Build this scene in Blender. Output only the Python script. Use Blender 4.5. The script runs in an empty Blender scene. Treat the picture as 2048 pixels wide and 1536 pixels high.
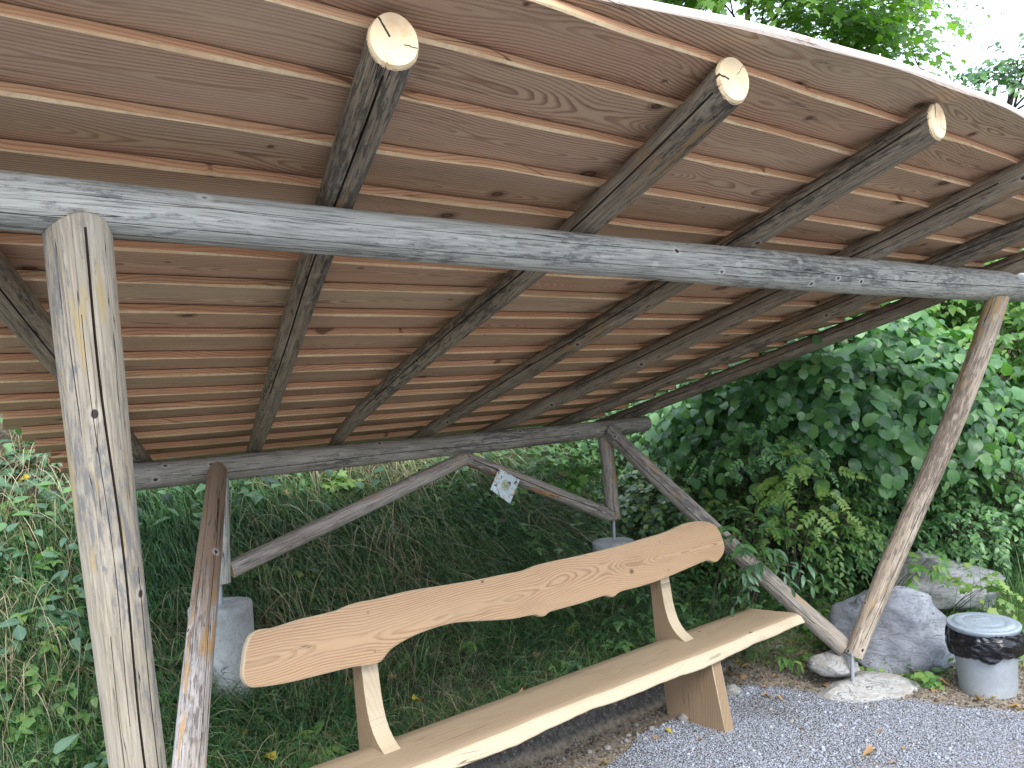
import bpy, bmesh, math, random
import numpy as np
from mathutils import Matrix, Vector, noise as mnoise

# ------------------------------------------------------------------ camera
scn = bpy.context.scene
col = scn.collection
FPX = 1657.0
CAMZ = 1.9
R = np.array([[0.7704913, -0.04107751, 0.63612561],
              [-0.63385747, 0.05643415, 0.77138829],
              [-0.06757663, -0.99756143, 0.01745241]])   # world = R @ (x right, y down, z forward)
CAM = np.array([0, 0, CAMZ])
cd = bpy.data.cameras.new('camera')
cam = bpy.data.objects.new('camera', cd)
col.objects.link(cam)
cd.sensor_width = 36
cd.lens = FPX / 2048 * 36
cd.clip_start = 0.05
cd.clip_end = 500
cam.matrix_world = Matrix([[R[i][0], -R[i][1], -R[i][2], CAM[i]] for i in range(3)] + [[0, 0, 0, 1]])
scn.camera = cam
# ------------------------------------------------------------------ sky and sun
w = bpy.data.worlds.new('World')
scn.world = w
w.use_nodes = True
wn = w.node_tree
bg = wn.nodes['Background']
sky = wn.nodes.new('ShaderNodeTexSky')
sky.sky_type = 'NISHITA'
sky.sun_disc = False
SUN_EL, SUN_AZ = math.radians(48), math.radians(205)   # azimuth measured from +Y clockwise
sky.sun_elevation = SUN_EL
sky.sun_rotation = SUN_AZ
sky.air_density = 1.0
sky.dust_density = 3.5
sky.ozone_density = 1.0
tcw = wn.nodes.new('ShaderNodeTexCoord')
cln = wn.nodes.new('ShaderNodeTexNoise')
cln.inputs['Scale'].default_value = 2.2
cln.inputs['Detail'].default_value = 6
clr = wn.nodes.new('ShaderNodeMapRange')
clr.inputs[1].default_value = 0.30
clr.inputs[2].default_value = 0.55
clr.inputs[3].default_value = 0.55
cmx = wn.nodes.new('ShaderNodeMix')
cmx.data_type = 'RGBA'
wn.links.new(tcw.outputs['Generated'], cln.inputs['Vector'])
wn.links.new(cln.outputs[0], clr.inputs[0])
wn.links.new(clr.outputs[0], cmx.inputs[0])
wn.links.new(sky.outputs[0], cmx.inputs[6])
cmx.inputs[7].default_value = (5.0, 5.7, 6.9, 1)      # bright thin cloud cover
wn.links.new(cmx.outputs[2], bg.inputs[0])
bg.inputs[1].default_value = 0.15
sl = bpy.data.lights.new('sun', 'SUN')
sl.energy = 1.4
sl.angle = math.radians(32)
sl.color = (1, 0.96, 0.9)
so = bpy.data.objects.new('sun', sl)
col.objects.link(so)
sd = Vector((math.sin(SUN_AZ) * math.cos(SUN_EL), math.cos(SUN_AZ) * math.cos(SUN_EL), math.sin(SUN_EL)))
so.rotation_euler = sd.to_track_quat('Z', 'Y').to_euler()
scn.view_settings.view_transform = 'Standard'
scn.view_settings.look = 'None'
scn.view_settings.exposure = 1.62
scn.view_settings.gamma = 1
scn.cycles.max_bounces = 8
scn.cycles.diffuse_bounces = 4
scn.cycles.transmission_bounces = 4
scn.cycles.transparent_max_bounces = 4
scn.cycles.use_adaptive_sampling = True
scn.cycles.use_denoising = True

rng = np.random.default_rng(7)
random.seed(7)


# ------------------------------------------------------------------ helpers
def ray(x, y):
    return R @ np.array([(x - 1024) / FPX, (y - 768) / FPX, 1.0])


def on(x, y, ax, val):
    """point of the place seen at photo pixel x,y on the plane coordinate[ax] = val"""
    d = ray(x, y)
    return CAM + d * ((val - CAM[ax]) / d[ax])


def deep(x, y, z):
    return CAM + ray(x, y) * z


W = {}


def link(o, M=None, parent=None):
    M = Matrix.Identity(4) if M is None else M
    col.objects.link(o)
    W[o.name] = M.copy()
    if parent is not None:
        o.parent = parent
        o.matrix_basis = W[parent.name].inverted() @ M
    else:
        o.matrix_basis = M
    return o


def tag(o, label=None, cat=None, group=None, kind=None):
    if label: o['label'] = label
    if cat: o['category'] = cat
    if group: o['group'] = group
    if kind: o['kind'] = kind
    return o


def empty(name, loc, **k):
    o = bpy.data.objects.new(name, None)
    o.empty_display_size = 0.1
    link(o, Matrix.Translation(loc))
    return tag(o, **k)


def meshobj(name, verts, faces, mat, M=None, parent=None, smooth=True, mats=None, midx=None):
    me = bpy.data.meshes.new(name)
    me.from_pydata([tuple(v) for v in verts], [], [tuple(f) for f in faces])
    for m in (mats or [mat]):
        me.materials.append(m)
    if midx is not None:
        me.polygons.foreach_set('material_index', midx)
    me.polygons.foreach_set('use_smooth', [smooth] * len(me.polygons))
    me.update()
    o = bpy.data.objects.new(name, me)
    return link(o, M, parent)


def fastmesh(name, V, F, mats, uv=None, midx=None, smooth=False):
    """V (n,3), F (m,k) constant k"""
    V = np.asarray(V, np.float32)
    F = np.asarray(F, np.int32)
    me = bpy.data.meshes.new(name)
    me.vertices.add(len(V))
    me.vertices.foreach_set('co', V.ravel())
    k = F.shape[1]
    me.loops.add(F.size)
    me.loops.foreach_set('vertex_index', F.ravel())
    me.polygons.add(len(F))
    me.polygons.foreach_set('loop_start', np.arange(len(F), dtype=np.int32) * k)
    me.polygons.foreach_set('loop_total', np.full(len(F), k, np.int32))
    if smooth:
        me.polygons.foreach_set('use_smooth', np.ones(len(F), bool))
    for m in mats:
        me.materials.append(m)
    if midx is not None:
        me.polygons.foreach_set('material_index', np.asarray(midx, np.int32))
    if uv is not None:
        ul = me.uv_layers.new(name='leaf')
        ul.data.foreach_set('uv', np.asarray(uv, np.float32).ravel())
    me.update(calc_edges=True)
    return me


def joinparts(parts):
    """list of (V,F,UV) with the same face size"""
    Vs, Fs, Us, off = [], [], [], 0
    for V, F, U in parts:
        Vs.append(V); Fs.append(F + off); Us.append(U); off += len(V)
    return np.concatenate(Vs), np.concatenate(Fs), np.concatenate(Us)


# ------------------------------------------------------------------ materials
class NT:
    def __init__(s, name):
        s.m = bpy.data.materials.new(name)
        s.m.use_nodes = True
        s.t = s.m.node_tree
        s.t.nodes.clear()
        s.out = s.t.nodes.new('ShaderNodeOutputMaterial')

    def n(s, typ, ins=None, out=0, **props):
        nd = s.t.nodes.new('ShaderNode' + typ)
        for k, v in props.items():
            setattr(nd, k, v)
        for k, v in (ins or {}).items():
            sk = nd.inputs[k]
            if isinstance(v, bpy.types.NodeSocket):
                s.t.links.new(v, sk)
            else:
                if hasattr(sk.default_value, '__len__') and len(sk.default_value) == 4 and len(v) == 3:
                    v = (*v, 1)
                sk.default_value = v
        s.last = nd
        return nd.outputs[out]

    def math(s, op, a, b=0.0, c=0.0, clamp=False):
        return s.n('Math', {0: a, 1: b, 2: c}, operation=op, use_clamp=clamp)

    def vm(s, op, a, b=(0, 0, 0), out=0):
        return s.n('VectorMath', {0: a, 1: b}, out=out, operation=op)

    def scale(s, v, x, y, z):
        return s.vm('MULTIPLY', v, (x, y, z))

    def noise(s, v, scale=1.0, detail=3.0, rough=0.5, dist=0.0, out=0):
        return s.n('TexNoise', {'Vector': v, 'Scale': scale, 'Detail': detail, 'Roughness': rough, 'Distortion': dist}, out=out)

    def ss(s, v, lo, hi, a=0.0, b=1.0):
        return s.n('MapRange', {0: v, 1: lo, 2: hi, 3: a, 4: b}, interpolation_type='SMOOTHSTEP')

    def mix(s, f, a, b, mode='MIX'):
        nd = s.t.nodes.new('ShaderNodeMix')
        nd.data_type = 'RGBA'
        nd.blend_type = mode
        for sk, v in ((nd.inputs[0], f), (nd.inputs[6], a), (nd.inputs[7], b)):
            if isinstance(v, bpy.types.NodeSocket):
                s.t.links.new(v, sk)
            else:
                sk.default_value = v if not hasattr(v, '__len__') else (*v[:3], 1)
        return nd.outputs[2]

    def ramp(s, f, stops):
        nd = s.t.nodes.new('ShaderNodeValToRGB')
        s.t.links.new(f, nd.inputs[0])
        e = nd.color_ramp.elements
        while len(e) < len(stops):
            e.new(0.5)
        for el, (p, c) in zip(e, stops):
            el.position = p
            el.color = (*c, 1)
        return nd.outputs[0]

    def tex(s, which='Object'):
        return s.n('TexCoord', out={'Generated': 0, 'Normal': 1, 'UV': 2, 'Object': 3}[which])

    def sep(s, v):
        nd = s.t.nodes.new('ShaderNodeSeparateXYZ')
        s.t.links.new(v, nd.inputs[0])
        return nd.outputs

    def comb(s, x, y, z):
        return s.n('CombineXYZ', {0: x, 1: y, 2: z})

    def rand(s):
        nd = s.t.nodes.new('ShaderNodeObjectInfo')
        return nd.outputs['Random']

    def bump(s, h, strength=0.3, dist=0.01, nrm=None):
        ins = {'Strength': strength, 'Distance': dist, 'Height': h}
        if nrm is not None: ins['Normal'] = nrm
        return s.n('Bump', ins)

    def pbr(s, color, rough=0.7, nrm=None, metal=0.0, spec=0.35, **k):
        ins = {'Base Color': color, 'Roughness': rough, 'Metallic': metal, 'Specular IOR Level': spec}
        if nrm is not None: ins['Normal'] = nrm
        ins.update(k)
        sh = s.n('BsdfPrincipled', ins)
        s.t.links.new(sh, s.out.inputs[0])
        return sh


def board_mat(name, light, dark, red, freq=150.0, contrast=0.75, knots=1.0, rough=0.6, z0=0.03, kd_scale=(1.7, 4.0), seedmul=1.0, wob=0.12, sheen=0.3):
    s = NT(name)
    P = s.tex()
    x, y, z = s.sep(P)
    sd_ = s.math('MULTIPLY', s.rand(), seedmul)
    X = s.math('ADD', x, s.math('MULTIPLY', sd_, 47.0))
    A = s.comb(s.math('MULTIPLY', X, 0.8), s.math('MULTIPLY', sd_, 9.1), 0.0)
    a1 = s.noise(A, 1.0, 2.0)
    a2 = s.noise(s.vm('ADD', A, (11.3, 4.1, 2.0)), 1.6, 2.0)
    ym = s.math('MULTIPLY', s.math('SUBTRACT', s.math('FRACT', s.math('MULTIPLY', sd_, 7.7)), 0.5), 0.12)
    dy = s.math('ADD', s.math('SUBTRACT', y, ym), s.math('MULTIPLY', s.math('SUBTRACT', a1, 0.5), wob * 1.6))
    dz = s.math('ADD', s.math('SUBTRACT', z, z0), s.math('MULTIPLY', s.math('SUBTRACT', a2, 0.5), wob * 1.5))
    r = s.math('SQRT', s.math('ADD', s.math('MULTIPLY', dy, dy), s.math('MULTIPLY', dz, dz)))
    wn1 = s.noise(s.comb(s.math('MULTIPLY', X, 2.2), s.math('MULTIPLY', y, 14.0), z), 1.0, 3.0, 0.55)
    r = s.math('ADD', r, s.math('MULTIPLY', s.math('SUBTRACT', wn1, 0.5), 0.022))
    # knots
    C = s.comb(s.math('MULTIPLY', X, kd_scale[0]), s.math('ADD', s.math('MULTIPLY', y, kd_scale[1]), s.math('MULTIPLY', sd_, 31.0)), 0.0)
    vn = s.t.nodes.new('ShaderNodeTexVoronoi')
    vn.voronoi_dimensions = '2D'
    s.t.links.new(C, vn.inputs['Vector'])
    vn.inputs['Scale'].default_value = 1.0
    df = s.vm('SUBTRACT', C, vn.outputs['Position'])
    df = s.vm('DIVIDE', df, (kd_scale[0] * 1.25, kd_scale[1], 1))
    kd = s.vm('LENGTH', df, out=1)
    kr = s.sep(vn.outputs['Color'])[0]
    ksz = s.math('MULTIPLY', s.math('POWER', kr, 2.0), 0.016 * knots)
    q = s.math('DIVIDE', kd, s.math('ADD', ksz, 0.0015))
    r = s.math('ADD', r, s.math('MULTIPLY', s.math('EXPONENT', s.math('MULTIPLY', q, -0.7)), 0.016))
    ring = s.math('FRACT', s.math('MULTIPLY', r, freq))
    up = s.ss(ring, 0.35, 0.88)
    dn = s.ss(ring, 0.90, 1.0, 1.0, 0.0)
    lf = s.math('MULTIPLY', up, dn)
    vary = s.noise(s.comb(s.math('MULTIPLY', X, 0.9), s.math('MULTIPLY', y, 9.0), s.math('MULTIPLY', sd_, 5.0)), 1.0, 3.0)
    lf = s.math('MULTIPLY', lf, s.math('MULTIPLY', s.ss(vary, 0.25, 0.75, 0.35, 1.0), contrast))
    tone = s.math('FRACT', s.math('MULTIPLY', sd_, 13.7))
    base = s.mix(s.math('ADD', s.math('MULTIPLY', tone, 0.75), s.math('MULTIPLY', vary, 0.25)), light, red)
    stain = s.noise(s.comb(s.math('MULTIPLY', X, 2.2), s.math('MULTIPLY', y, 7.0), s.math('MULTIPLY', sd_, 3.0)), 1.0, 5.0, 0.65)
    base = s.mix(s.ss(stain, 0.52, 0.72, 0.0, 0.45), base, tuple(v * 0.6 for v in light))
    base = s.mix(s.ss(stain, 0.26, 0.42, 0.3, 0.0), base, tuple(min(1, v * 1.25) for v in light))
    c = s.mix(lf, base, dark)
    chk = s.noise(s.comb(s.math('MULTIPLY', X, 0.9), s.math('MULTIPLY', y, 34.0), 2.0), 1.0, 3.0)
    chm = s.ss(s.noise(s.comb(s.math('MULTIPLY', X, 1.7), s.math('MULTIPLY', y, 9.0), 7.0), 1.0, 1.0), 0.56, 0.62)
    c = s.mix(s.math('MULTIPLY', chm, s.ss(s.math('ABSOLUTE', s.math('SUBTRACT', chk, 0.5)), 0.002, 0.010, 0.75, 0.0)), c, (0.06, 0.035, 0.02))
    fib = s.noise(s.comb(s.math('MULTIPLY', X, 6.0), s.math('MULTIPLY', y, 420.0), s.math('MULTIPLY', z, 200.0)), 1.0, 2.0)
    c = s.mix(s.ss(fib, 0.35, 0.7, 0.0, 0.16), c, dark)
    kf = s.ss(q, 0.75, 1.05, 1.0, 0.0)
    halo = s.math('MULTIPLY', s.ss(q, 1.0, 2.4, 0.55, 0.0), s.math('GREATER_THAN', kr, 0.2))
    c = s.mix(halo, c, tuple(v * 0.45 for v in dark))
    kc = s.mix(s.ss(q, 0.1, 0.9), tuple(v * 0.75 for v in dark), tuple(v * 0.22 for v in dark))
    c = s.mix(s.math('MULTIPLY', kf, s.math('GREATER_THAN', kr, 0.2)), c, kc)
    b = s.bump(s.math('ADD', s.math('MULTIPLY', lf, 0.5), fib), 0.25, 0.0015)
    s.pbr(c, rough, b, spec=sheen)
    return s.m


def log_mat(name, c1, c2, dark, orange=0.0, darkamt=0.5, streak=1.0, knot=1.0, orange_c=(0.50, 0.25, 0.07), crackamt=1.0, inner_bark=None):
    s = NT(name)
    P = s.tex()
    sd_ = s.rand()
    P = s.vm('ADD', P, s.comb(s.math('MULTIPLY', sd_, 17.0), s.math('MULTIPLY', sd_, 5.0), s.math('MULTIPLY', sd_, 31.0)))
    warp = s.noise(s.scale(P, 4, 4, 1.2), 1.0, 2.0, out=1)
    Pw = s.vm('ADD', P, s.vm('MULTIPLY', s.vm('SUBTRACT', warp, (0.5, 0.5, 0.5)), (0.02, 0.02, 0.0)))
    fib = s.noise(s.scale(Pw, 150, 150, 6), 1.0, 5.0, 0.7)
    broad = s.noise(s.scale(P, 9, 9, 1.3), 1.0, 4.0, 0.6)
    c = s.mix(s.ss(broad, 0.35, 0.65), c1, c2)
    c = s.mix(s.ss(fib, 0.47, 0.66, 0.0, 0.75 * streak), c, tuple(v * 0.40 for v in c1))
    c = s.mix(s.ss(fib, 0.34, 0.47, 0.6 * streak, 0.0), c, tuple(min(1, v * 1.35) for v in c2))
    # mould and weather patches, stretched lengthwise
    mo = s.noise(s.scale(Pw, 75, 75, 13), 1.0, 6.0, 0.72)
    mb = s.noise(s.scale(P, 7, 7, 1.1), 1.0, 2.0)
    mm = s.math('ADD', mo, s.math('MULTIPLY', s.math('SUBTRACT', mb, 0.5), 0.7))
    c = s.mix(s.ss(mm, 0.60 - 0.12 * darkamt, 0.72 - 0.10 * darkamt, 0.0, 0.75), c, dark)
    if orange > 0:
        orn = s.noise(s.scale(Pw, 40, 40, 5), 1.0, 4.0, 0.6)
        ob = s.noise(s.vm('ADD', s.scale(P, 5, 5, 1.5), (9, 3, 1)), 1.0, 1.0)
        om = s.math('ADD', orn, s.math('MULTIPLY', s.math('SUBTRACT', ob, 0.5), 0.8))
        c = s.mix(s.ss(om, 0.68 - 0.1 * orange, 0.74 - 0.1 * orange, 0.0, 0.75), c, orange_c)
    if inner_bark:            # unweathered brown inner bark left on the upper part of the log
        zz = s.sep(s.tex())[2]
        bk = s.math('MULTIPLY', s.ss(s.math('ADD', zz, s.math('MULTIPLY', s.math('SUBTRACT', fib, 0.5), 0.5)), inner_bark, inner_bark + 0.5), 0.8)
        c = s.mix(bk, c, s.mix(s.ss(fib, 0.4, 0.6), (0.15, 0.085, 0.045), (0.26, 0.15, 0.07)))
    # drying checks
    cr = s.noise(s.scale(Pw, 42, 42, 0.7), 1.0, 2.0, 0.5)
    ck = s.math('ABSOLUTE', s.math('SUBTRACT', cr, 0.5))
    cg = s.noise(s.scale(P, 12, 12, 1.4), 1.0, 1.0)
    ckf = s.math('MULTIPLY', s.ss(ck, 0.0015, 0.007, 1.0, 0.0), s.ss(cg, 0.40, 0.5, 0.0, crackamt))
    c = s.mix(ckf, c, (0.012, 0.01, 0.009))
    # knots
    vn = s.t.nodes.new('ShaderNodeTexVoronoi')
    s.t.links.new(s.scale(Pw, 1, 1, 0.75), vn.inputs['Vector'])
    vn.inputs['Scale'].default_value = 8.5
    kd = vn.outputs['Distance']
    kj = s.math('ADD', kd, s.math('MULTIPLY', s.math('SUBTRACT', s.noise(P, 90, 2.0), 0.5), 0.03))
    kr = s.ss(kj, 0.10, 0.20, 1.0, 0.0)
    c = s.mix(s.math('MULTIPLY', kr, 0.5 * knot), c, tuple(min(1, v * 1.25) for v in c2))
    kk = s.ss(kj, 0.055, 0.085, 1.0, 0.0)
    c = s.mix(s.math('MULTIPLY', kk, 0.93 * min(1, knot)), c, (0.02, 0.017, 0.018))
    h = s.math('ADD', s.math('MULTIPLY', fib, 0.5), s.math('MULTIPLY', broad, 0.6))
    h = s.math('SUBTRACT', h, s.math('ADD', s.math('MULTIPLY', ckf, 1.5), s.math('MULTIPLY', kk, 0.8)))
    s.pbr(c, 0.78, s.bump(h, 0.55, 0.004), spec=0.25)
    return s.m


def endgrain_mat():
    s = NT('fresh cut end grain')
    P = s.tex()
    sd_ = s.rand()
    x, y, z = s.sep(P)
    wv = s.noise(P, 18, 3)
    rr = s.math('SQRT', s.math('ADD', s.math('MULTIPLY', x, x), s.math('MULTIPLY', y, y)))
    ring = s.math('FRACT', s.math('MULTIPLY', s.math('ADD', rr, s.math('MULTIPLY', wv, 0.006)), 260))
    c = s.mix(s.ss(ring, 0.5, 0.95, 0, 0.35), (0.80, 0.62, 0.38), (0.62, 0.40, 0.20))
    c = s.mix(s.ss(rr, 0.008, 0.022, 0.6, 0), c, (0.80, 0.50, 0.36))
    big = s.noise(s.vm('ADD', P, s.comb(s.math('MULTIPLY', sd_, 9), 0, 0)), 22, 2)
    c = s.mix(s.ss(big, 0.5, 0.72, 0, 0.45), c, (0.60, 0.30, 0.13))
    ang = s.math('ADD', s.math('ARCTAN2', y, x), s.math('MULTIPLY', s.math('SUBTRACT', wv, 0.5), 0.9))
    ang = s.math('ADD', ang, s.math('MULTIPLY', sd_, 6.28))
    for a, w0, r0 in ((0.5, 0.0012, 0.012), (2.9, 0.0005, 0.022)):
        d = s.math('ABSOLUTE', s.math('MULTIPLY', s.math('SINE', s.math('MULTIPLY', s.math('SUBTRACT', ang, a), 0.5)), rr))
        d = s.math('MAXIMUM', d, s.math('MULTIPLY', s.math('SUBTRACT', 0.03, rr), w0 * 25))
        f = s.math('MULTIPLY', s.ss(d, w0 * 0.5, w0 * 1.6, 1, 0), s.math('GREATER_THAN', rr, r0))
        c = s.mix(f, c, (0.03, 0.018, 0.012))
    saw = s.noise(s.scale(P, 60, 400, 60), 1, 2)
    s.pbr(c, 0.75, s.bump(saw, 0.25, 0.001), spec=0.2)
    return s.m


def simple_noise_mat(name, c1, c2, scale=6, rough=0.85, bump=0.5, bd=0.01, c3=None, metal=0, detail=6, spec=0.3):
    s = NT(name)
    P = s.tex()
    P = s.vm('ADD', P, s.comb(s.math('MULTIPLY', s.rand(), 13), 0, 0))
    n1 = s.noise(P, scale, detail, 0.6)
    n2 = s.noise(P, scale * 7, 4, 0.7)
    c = s.mix(s.ss(n1, 0.35, 0.65), c1, c2)
    c = s.mix(s.ss(n2, 0.45, 0.7, 0, 0.5), c, tuple(v * 0.55 for v in c1))
    if c3:
        n3 = s.noise(s.vm('ADD', P, (5, 5, 5)), scale * 0.7, 4, 0.6)
        c = s.mix(s.ss(n3, 0.55, 0.66, 0, 0.8), c, c3)
    s.pbr(c, rough, s.bump(s.math('ADD', n1, s.math('MULTIPLY', n2, 0.4)), bump, bd), metal=metal, spec=spec)
    return s.m


def leaf_mat(name, cols, rough=0.42, trans=0.35, vein=0.5, spec=0.45, spots=0.0):
    s = NT(name)
    g = s.t.nodes.new('ShaderNodeNewGeometry')
    rp = g.outputs['Random Per Island']
    n = len(cols)
    c = s.ramp(rp, [(i / (n - 1), cc) for i, cc in enumerate(cols)])
    u, v, _ = s.sep(s.tex('UV'))
    mid = s.ss(s.math('ABSOLUTE', s.math('SUBTRACT', u, 0.5)), 0.0, 0.05, 1, 0)
    side = s.math('ABSOLUTE', s.math('SINE', s.math('MULTIPLY', s.math('ADD', v, s.math('MULTIPLY', s.math('ABSOLUTE', s.math('SUBTRACT', u, 0.5)), -0.8)), 22.0)))
    sv = s.ss(side, 0.0, 0.22, 0.45, 0)
    vf = s.math('MULTIPLY', s.math('MAXIMUM', mid, sv), vein)
    c = s.mix(vf, c, s.mix(0.6, c, (0.25, 0.34, 0.12)))
    bl = s.noise(s.tex(), 9, 3)
    c = s.mix(s.ss(bl, 0.4, 0.7, 0, 0.25), c, s.mix(1.0, c, (0.55, 0.5, 0.4), 'MULTIPLY'))
    if spots:
        sp = s.noise(s.tex(), 38, 2)
        c = s.mix(s.ss(sp, 0.64, 0.70, 0, spots), c, (0.16, 0.08, 0.03))
    b = s.bump(s.math('SUBTRACT', 1.0, vf), 0.35, 0.002)
    pr = s.n('BsdfPrincipled', {'Base Color': c, 'Roughness': rough, 'Specular IOR Level': spec, 'Normal': b})
    tr = s.n('BsdfTranslucent', {'Color': s.mix(1.0, c, (1.5, 1.8, 0.5), 'MULTIPLY')})
    mx = s.n('MixShader', {0: trans, 1: pr, 2: tr})
    s.t.links.new(mx, s.out.inputs[0])
    return s.m


M_board = board_mat('larch board underside', (0.57, 0.44, 0.295), (0.25, 0.13, 0.08), (0.55, 0.335, 0.22), freq=82, contrast=1.0, knots=1.7, wob=0.17)
M_edge = board_mat('larch board sawn edge', (0.74, 0.54, 0.32), (0.46, 0.19, 0.09), (0.68, 0.36, 0.20), freq=120, contrast=0.95, knots=0.8, z0=0.10)
M_arris = simple_noise_mat('sapwood arris with painted highlight', (0.78, 0.60, 0.36), (0.70, 0.46, 0.25), scale=5, rough=0.7, bump=0.1)  # pale sapwood, plus the light caught by the chamfer painted in
M_eave = board_mat('pale eave edge with painted sky light', (0.84, 0.72, 0.60), (0.66, 0.46, 0.36), (0.84, 0.66, 0.54), freq=150, contrast=0.5, knots=0.4)  # sky light falling on the eave edge is put into this pale colour
M_bench = board_mat('oiled larch bench wood', (0.52, 0.355, 0.20), (0.29, 0.145, 0.065), (0.50, 0.315, 0.17), freq=105, contrast=0.88, knots=0.55, rough=0.42, wob=0.16, sheen=0.4, kd_scale=(1.3, 2.6))
M_seat = board_mat('planed larch seat wood', (0.40, 0.305, 0.20), (0.26, 0.175, 0.105), (0.36, 0.26, 0.165), freq=55, contrast=0.6, knots=0.5, rough=0.5, kd_scale=(1.1, 3.0))
M_sap = board_mat('pale sapwood edge of seat', (0.58, 0.49, 0.34), (0.38, 0.27, 0.16), (0.52, 0.41, 0.27), freq=110, contrast=0.45, knots=0.5, rough=0.55)
M_leg = board_mat('bench leg wood', (0.33, 0.235, 0.145), (0.20, 0.125, 0.07), (0.29, 0.195, 0.115), freq=70, contrast=0.5, knots=0.6, rough=0.55)  # base colour darkened to carry the shade on the leg faces
M_beam = log_mat('silver weathered beam log', (0.33, 0.325, 0.285), (0.45, 0.44, 0.39), (0.11, 0.11, 0.105), darkamt=0.55, streak=1.0, knot=1.3)
M_beamr = log_mat('brown grey beam log', (0.26, 0.235, 0.19), (0.36, 0.33, 0.28), (0.09, 0.085, 0.08), darkamt=0.5)
M_raft = log_mat('dark weathered rafter log', (0.21, 0.17, 0.12), (0.29, 0.24, 0.175), (0.05, 0.046, 0.042), darkamt=0.6, orange=0.25, orange_c=(0.30, 0.19, 0.09))
M_post = log_mat('pale weathered post log', (0.34, 0.29, 0.215), (0.42, 0.37, 0.29), (0.155, 0.155, 0.16), darkamt=0.5, orange=0.3, orange_c=(0.42, 0.31, 0.14), streak=0.7)
M_brace = log_mat('barked brace log', (0.43, 0.37, 0.31), (0.52, 0.48, 0.45), (0.12, 0.09, 0.07), darkamt=0.45, orange=0.6, orange_c=(0.52, 0.30, 0.11), inner_bark=1.25)
M_postr = log_mat('brown post log', (0.33, 0.265, 0.195), (0.46, 0.39, 0.31), (0.12, 0.095, 0.08), darkamt=0.55, orange=0.45, orange_c=(0.46, 0.30, 0.13))
M_greyb = log_mat('grey brace log', (0.30, 0.26, 0.215), (0.43, 0.385, 0.33), (0.11, 0.095, 0.09), darkamt=0.6, orange=0.1)
M_end = endgrain_mat()
M_conc = simple_noise_mat('concrete', (0.36, 0.37, 0.36), (0.46, 0.47, 0.45), scale=5, rough=0.9, bump=0.35, bd=0.006, c3=(0.26, 0.26, 0.24))


M_crack = simple_noise_mat('dark inside of drying crack', (0.03, 0.024, 0.018), (0.05, 0.04, 0.03), scale=30)


def metal_mat():
    s = NT('galvanised steel')
    P = s.tex()
    vn = s.t.nodes.new('ShaderNodeTexVoronoi')
    s.t.links.new(P, vn.inputs['Vector']); vn.inputs['Scale'].default_value = 60
    sp = s.sep(vn.outputs['Color'])[0]
    n = s.noise(s.scale(P, 6, 6, 1.5), 1, 4)
    c = s.mix(sp, (0.34, 0.37, 0.40), (0.38, 0.41, 0.44))
    c = s.mix(s.ss(n, 0.45, 0.7, 0, 0.35), c, (0.28, 0.305, 0.325))
    z = s.sep(P)[2]
    dn = s.noise(P, 14, 4)
    dirt = s.math('MULTIPLY', s.ss(s.math('ADD', z, s.math('MULTIPLY', dn, 0.08)), 0.04, 0.12, 0.7, 0.0), dn)
    c = s.mix(dirt, c, (0.16, 0.13, 0.09))
    s.pbr(c, s.ss(n, 0.3, 0.7, 0.38, 0.55), s.bump(n, 0.15, 0.004), metal=0.35)
    return s.m


M_metal = metal_mat()


def bag_mat():
    s = NT('black plastic film')
    n = s.noise(s.scale(s.tex(), 1, 1, 3.5), 11, 3, 0.5, 2.5)
    s.pbr((0.006, 0.006, 0.008), 0.20, s.bump(n, 0.55, 0.010), spec=0.45)
    return s.m


M_bag = bag_mat()


def rock_mat(name, c1, c2, c3, sc=1.0, vein=True):
    s = NT(name)
    P = s.vm('ADD', s.tex(), s.comb(s.math('MULTIPLY', s.rand(), 23), 0, 0))
    n1 = s.noise(P, 3 * sc, 7, 0.62, 0.6)
    n2 = s.noise(s.scale(P, 4, 7, 16), 1.6 * sc, 6, 0.65, 0.8)
    n3 = s.noise(P, 60 * sc, 3, 0.6)
    c = s.mix(s.ss(n1, 0.35, 0.65), c1, c2)
    c = s.mix(s.ss(n2, 0.5, 0.62, 0, 0.6), c, c3)
    c = s.mix(s.ss(n3, 0.5, 0.75, 0, 0.35), c, tuple(v * 0.5 for v in c1))
    ck = s.ss(s.math('ABSOLUTE', s.math('SUBTRACT', n2, 0.45)), 0.0, 0.012, 1, 0)
    c = s.mix(s.math('MULTIPLY', ck, s.ss(n1, 0.45, 0.6)), c, (0.05, 0.045, 0.045))
    up = s.sep(s.n('NewGeometry', out=1))[2]
    moss = s.math('MULTIPLY', s.ss(s.noise(P, 7, 5, 0.7), 0.56, 0.68), s.ss(up, 0.1, 0.6))
    c = s.mix(s.math('MULTIPLY', moss, 0.35), c, (0.16, 0.15, 0.07))
    h = s.math('ADD', n2, s.math('MULTIPLY', n3, 0.25))
    s.pbr(c, 0.85, s.bump(s.math('SUBTRACT', h, ck), 0.7, 0.02), spec=0.25)
    return s.m


M_rock = rock_mat('blue grey boulder stone', (0.22, 0.235, 0.265), (0.31, 0.325, 0.355), (0.16, 0.17, 0.195))
M_rock2 = rock_mat('mossy grey boulder stone', (0.18, 0.19, 0.195), (0.27, 0.28, 0.285), (0.11, 0.11, 0.10))
M_rock3 = rock_mat('pale footing stone', (0.33, 0.325, 0.315), (0.43, 0.42, 0.40), (0.24, 0.22, 0.195))
M_pebble = rock_mat('pebble stone', (0.30, 0.29, 0.27), (0.42, 0.41, 0.38), (0.22, 0.20, 0.18), sc=3)

# ------------------------------------------------------------------ terrain
X0E, Y0E = 4.22, 3.06


def smax(a, b, k=0.35):
    return 0.5 * (a + b + np.sqrt((a - b) ** 2 + k * k))


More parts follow.
